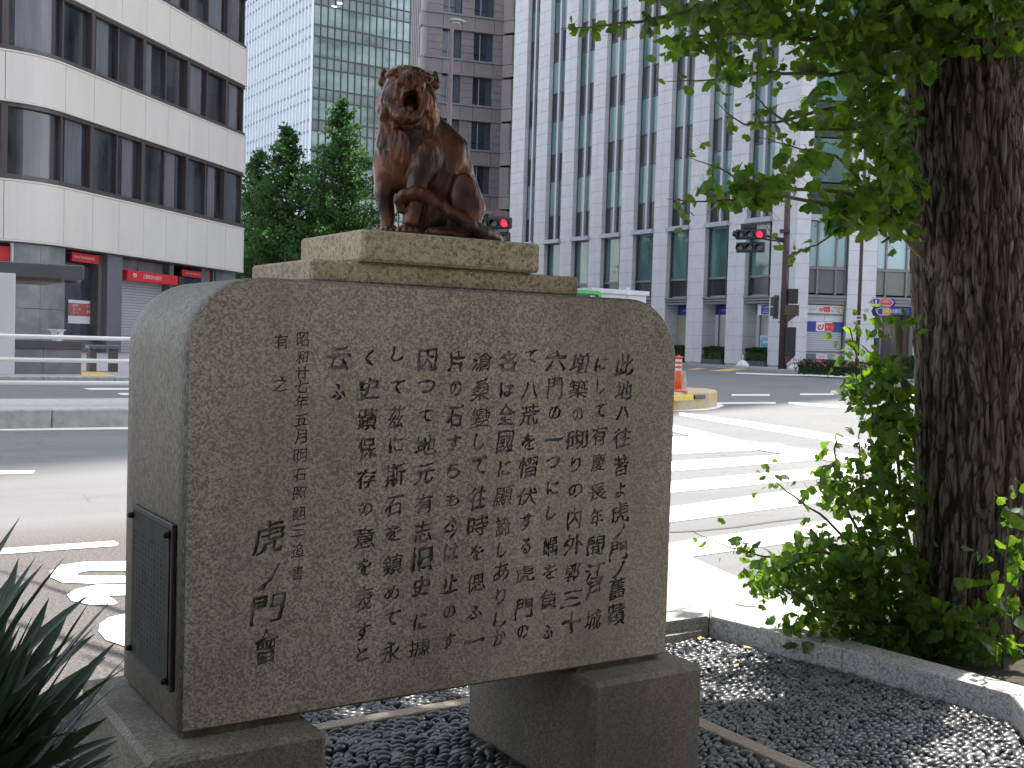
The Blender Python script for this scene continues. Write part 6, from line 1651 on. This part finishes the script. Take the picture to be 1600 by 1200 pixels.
# some leaves sunward of the outermost twigs are removed to let sun onto them
_sv = np.array(_sd[:])
tipz = []
for (x, y, d, r_) in [(1050, 265, 3.4, .13), (1100, 285, 3.45, .15), (1150, 300, 3.5, .16), (1200, 300, 3.6, .15), (1250, 340, 3.8, .14), (1230, 205, 3.8, .12), (1190, 225, 3.75, .12), (1240, 385, 3.8, .12), (1110, 140, 3.65, .12), (1290, 370, 3.85, .12), (1320, 530, 4.2, .12), (1345, 590, 4.2, .13), (1300, 690, 4.2, .12)]:
    tipz.append((at_d(x, y, d), r_))
def blocks_tip(P):
    for q, r_ in tipz:
        t = (P-q) @ _sv
        if t > r_*1.3 and np.linalg.norm(P-q-t*_sv) < r_: return True
    return False
leaves = [L for L in leaves if not (blocks_tip(L[0][:3, 3]) and lg.random() < .5)]
print('leaves', len(leaves))
# nearest, largest leaves are parts of their own
order = sorted(range(len(leaves)), key=lambda i: -np.linalg.norm(leaves[i][0][:3, 1])/((leaves[i][0][:3, 3]-CAM) @ FWD) * (1 if cam_px(leaves[i][0][:3, 3])[1] > -5 and cam_px(leaves[i][0][:3, 3])[0] < 1605 else 0))
for i in order[:295]:
    Mx, k = leaves[i]; o = bpy.data.objects.new('leaf', LM[k]); o.parent = GK; o.matrix_local = Matrix(Mx.tolist()); COL.objects.link(o)
def join_leaves(ids, name, parent, LL):
    Vs, Fs, off = [], [], 0
    for i in ids:
        Mx, k = LL[i]; V_, T_ = LEAF[k]; Vs.append(V_ @ Mx[:3, :3].T + Mx[:3, 3]); Fs.append(T_+off); off += len(V_)
    o = link(name, np_mesh(name, np.concatenate(Vs), np.concatenate(Fs), M_GINKGO, True), parent); o['kind'] = 'stuff'; return o
join_leaves(order[295:], 'foliage', GK, leaves)
# crown above, with its limbs
lim = MB(); cx0, cy0 = cent[-1]; C = []
cg = np.random.default_rng(5)
for k in range(64):
    a = cg.uniform(0, 2*math.pi); z0 = cg.uniform(2.7, 6.2); L = cg.uniform(1.2, 2.9)*(1 if z0 < 5 else .75); up = L*cg.uniform(.25, .6)
    dirx, diry = math.cos(a), math.sin(a)
    P = [(cx0, cy0, z0), (cx0+dirx*L*.5, cy0+diry*L*.5, z0+up*.6), (cx0+dirx*L, cy0+diry*L, z0+up)]
    lim.tube(P, [.05, .03, .01], 6)
    n = 300; u = cg.random(n)**.7; w = .30
    C.append(np.stack([cx0+dirx*L*u+cg.normal(0, w, n), cy0+diry*L*u+cg.normal(0, w, n), z0+up*u**.8+.15+cg.normal(0, w*.6, n), cg.uniform(.10, .17, n)], 1))
for k in range(46):                                      # extra unseen limbs added over the garden and the viewer for shade
    a = cg.uniform(math.pi*.55, math.pi*1.55); z0 = cg.uniform(2.7, 4.4); L = cg.uniform(1.4, 4.6); up = L*cg.uniform(.12, .38)
    dirx, diry = math.cos(a), math.sin(a)
    lim.tube([(cx0, cy0, z0), (cx0+dirx*L*.5, cy0+diry*L*.5, z0+up*.6), (cx0+dirx*L, cy0+diry*L, z0+up)], [.05, .03, .01], 6)
    n = 320; u = cg.random(n)**.8; w = .32
    C.append(np.stack([cx0+dirx*L*u+cg.normal(0, w, n), cy0+diry*L*u+cg.normal(0, w, n), z0+up*u**.8+.15+cg.normal(0, w*.6, n), cg.uniform(.10, .17, n)], 1))
lim.build('limbs', M_BARK, GK)['kind'] = 'stuff'
C = np.concatenate(C)
# openings in the crown where the photograph shows sun reaching the ground
def wp(pts, z): return [tuple(at_z(x, y, z)[:2]) for x, y in pts]
OPEN = [(wp([(1478, 1030), (1700, 1050), (1700, 1260), (1340, 1260), (1420, 1150), (1510, 1110)], .03), 1.0), (wp([(1030, 930), (1140, 930), (1270, 985), (1240, 1010), (1130, 975), (1040, 985)], .08), .85),
        (wp([(1040, 850), (1260, 850), (1330, 985), (1140, 945), (1040, 940)], -.06), 1.0), (wp([(-60, 700), (330, 700), (330, 1110), (60, 1125), (-60, 1125)], -.1), 1.0),
        (wp([(500, 1060), (760, 1060), (760, 1105), (500, 1140)], 0), .9), (wp([(1100, 985), (1230, 1010), (1240, 1060), (1110, 1060)], 0), .6), (wp([(1060, 1090), (1150, 1090), (1150, 1160), (1060, 1160)], 0), .4), (wp([(1040, 630), (1440, 630), (1440, 870), (1040, 870)], -.1), 1.0)]
sdv = np.array(_sd[:]); keep = []
LITP = []  # crown leaves also cut away above these points to let sun in
for (x, y, d, r_) in [(1060, 260, 3.4, .26), (1120, 290, 3.45, .28), (1180, 305, 3.5, .28), (1240, 320, 3.7, .28), (1285, 260, 3.9, .24), (1230, 205, 3.8, .22), (1290, 385, 3.8, .24), (880, 45, 3.4, .2), (980, 40, 3.5, .2), (1100, 140, 3.6, .24), (1160, 130, 3.7, .2),
                      (1330, 530, 4.2, .25), (1350, 590, 4.2, .28), (1390, 550, 4.2, .25), (1310, 690, 4.2, .28), (1250, 760, 4.0, .28), (1180, 840, 3.9, .28), (1120, 835, 3.9, .28), (1250, 850, 3.9, .3), (1400, 660, 4.2, .25), (1320, 790, 4.1, .25), (1590, 790, 3.75, .2), (1560, 880, 3.8, .2), (1500, 960, 3.9, .2)]:
    p_ = at_d(x, y, d); LITP.append((*(p_ - sdv*(p_[2]/sdv[2]))[:2], r_))
LITP = np.array(LITP)
for c in C:
    x, y, z = cam_px(c[:3]); k_ = not (z > 0 and -60 < x < 1680 and y > -30)
    if k_:
        L = c[:3] - sdv*(c[2]/sdv[2])
        if (np.hypot(LITP[:, 0]-L[0], LITP[:, 1]-L[1]) < LITP[:, 2]).any() and cg.random() < .93: k_ = False
        for P_, pr_ in OPEN:
            if in_poly(L[0], L[1], P_) and cg.random() < pr_: k_ = False; break
    keep.append(k_)
C = C[np.array(keep)]
leaf_cloud('crown', C, M_GINKGO, GK, 'stuff', .8)

# ------------------------------------------------------------------ spiky plant in the lower left corner
YC = np.array([-.50, -.335, .26])
yp = empty('spiky_leaf_plant', tuple(YC)); tag(yp, 'dark spiky sword leaved plant in the lower left corner beside the stone', 'plant')
def blade(base, tip, wid, sag, seedv):
    rg = np.random.default_rng(seedv); base = np.array(base); tip = np.array(tip); n = 12; L = np.linalg.norm(tip-base)
    side = np.cross(tip-base, [0, 0, 1.0]); side /= np.linalg.norm(side)+1e-9
    up = np.cross(side, tip-base); up /= np.linalg.norm(up)
    tw = rg.normal(0, .3); vs, fs = [], []
    for i in range(n+1):
        t = i/n; p = base + (tip-base)*t + up*sag*L*math.sin(math.pi*t)
        w = wid*min(1, .55+1.5*t)*(1-max(0, t-.3)/.7)**.55 if t < 1 else .0005
        a = tw*t; s_ = side*math.cos(a) + up*math.sin(a); u_ = np.cross(s_, (tip-base)/L)
        vs += [p - s_*w/2 + u_*w*.14, p, p + s_*w/2 + u_*w*.14]
    for i in range(n):
        for k in range(2): fs.append((3*i+k, 3*i+k+1, 3*i+3+k+1, 3*i+3+k))
    return vs, fs
tips = [(26, 807, 1.75), (46, 870, 1.8), (56, 880, 1.9), (83, 870, 1.72), (116, 930, 1.8), (88, 956, 1.95), (120, 937, 1.7), (159, 930, 1.72), (127, 990, 1.85), (162, 1000, 1.8), (145, 1026, 1.95), (180, 1022, 1.75), (180, 1039, 1.66),
        (155, 1049, 1.85), (137, 1107, 1.95), (145, 1122, 1.9), (162, 1157, 1.85), (24, 872, 1.95), (10, 905, 1.8), (60, 960, 1.7), (100, 1010, 1.66), (40, 1000, 1.6), (80, 1090, 1.62), (120, 1140, 1.6), (60, 1150, 1.55), (20, 1080, 1.5), (-20, 940, 1.6), (165, 1085, 1.95), (110, 1180, 1.7), (287, 1162, 1.72), (200, 1190, 1.8), (235, 1205, 1.6)]
yg = np.random.default_rng(9)
for i, (x, y, d) in enumerate(tips):
    tip = at_d(x+22*max(0, min(1, x/100)), y, d); b = YC + np.array([yg.normal(0, .03), yg.normal(0, .03), yg.uniform(-.12, .05)])
    if i in (29, 30, 31): b = YC + np.array([.02, 0, -.16])
    vs, fs = blade(b, tip, .056*yg.uniform(.85, 1.15), yg.uniform(.0, .10), i)
    m = MB(); m.add([v - YC for v in vs], fs, 0, True); m.build('leaf_blade', M_YUCCA, yp)
for i in range(700):
    a = yg.uniform(0, 2*math.pi); el = yg.uniform(-.5, 1.3); L = yg.uniform(.22, .50)
    dv = np.array([math.cos(a)*math.cos(el), math.sin(a)*math.cos(el), math.sin(el)])
    tip = YC + dv*L; x, y, z = cam_px(tip)
    if x > 200 or y < 835 + .85*max(x, 0) or (tip-CAM) @ FWD < 1.15: continue
    vs, fs = blade(YC + np.array([0, 0, yg.uniform(-.16, .05)]), tip, .054*yg.uniform(.8, 1.1), yg.uniform(0, .1), 100+i)
    m = MB(); m.add([v - YC for v in vs], fs, 0, True); m.build('leaf_blade', M_YUCCA, yp)
m = MB(); m.tube([(0, 0, -.32), (0, 0, 0)], [.05, .04], 10); m.build('stem', M_BARK2, yp)
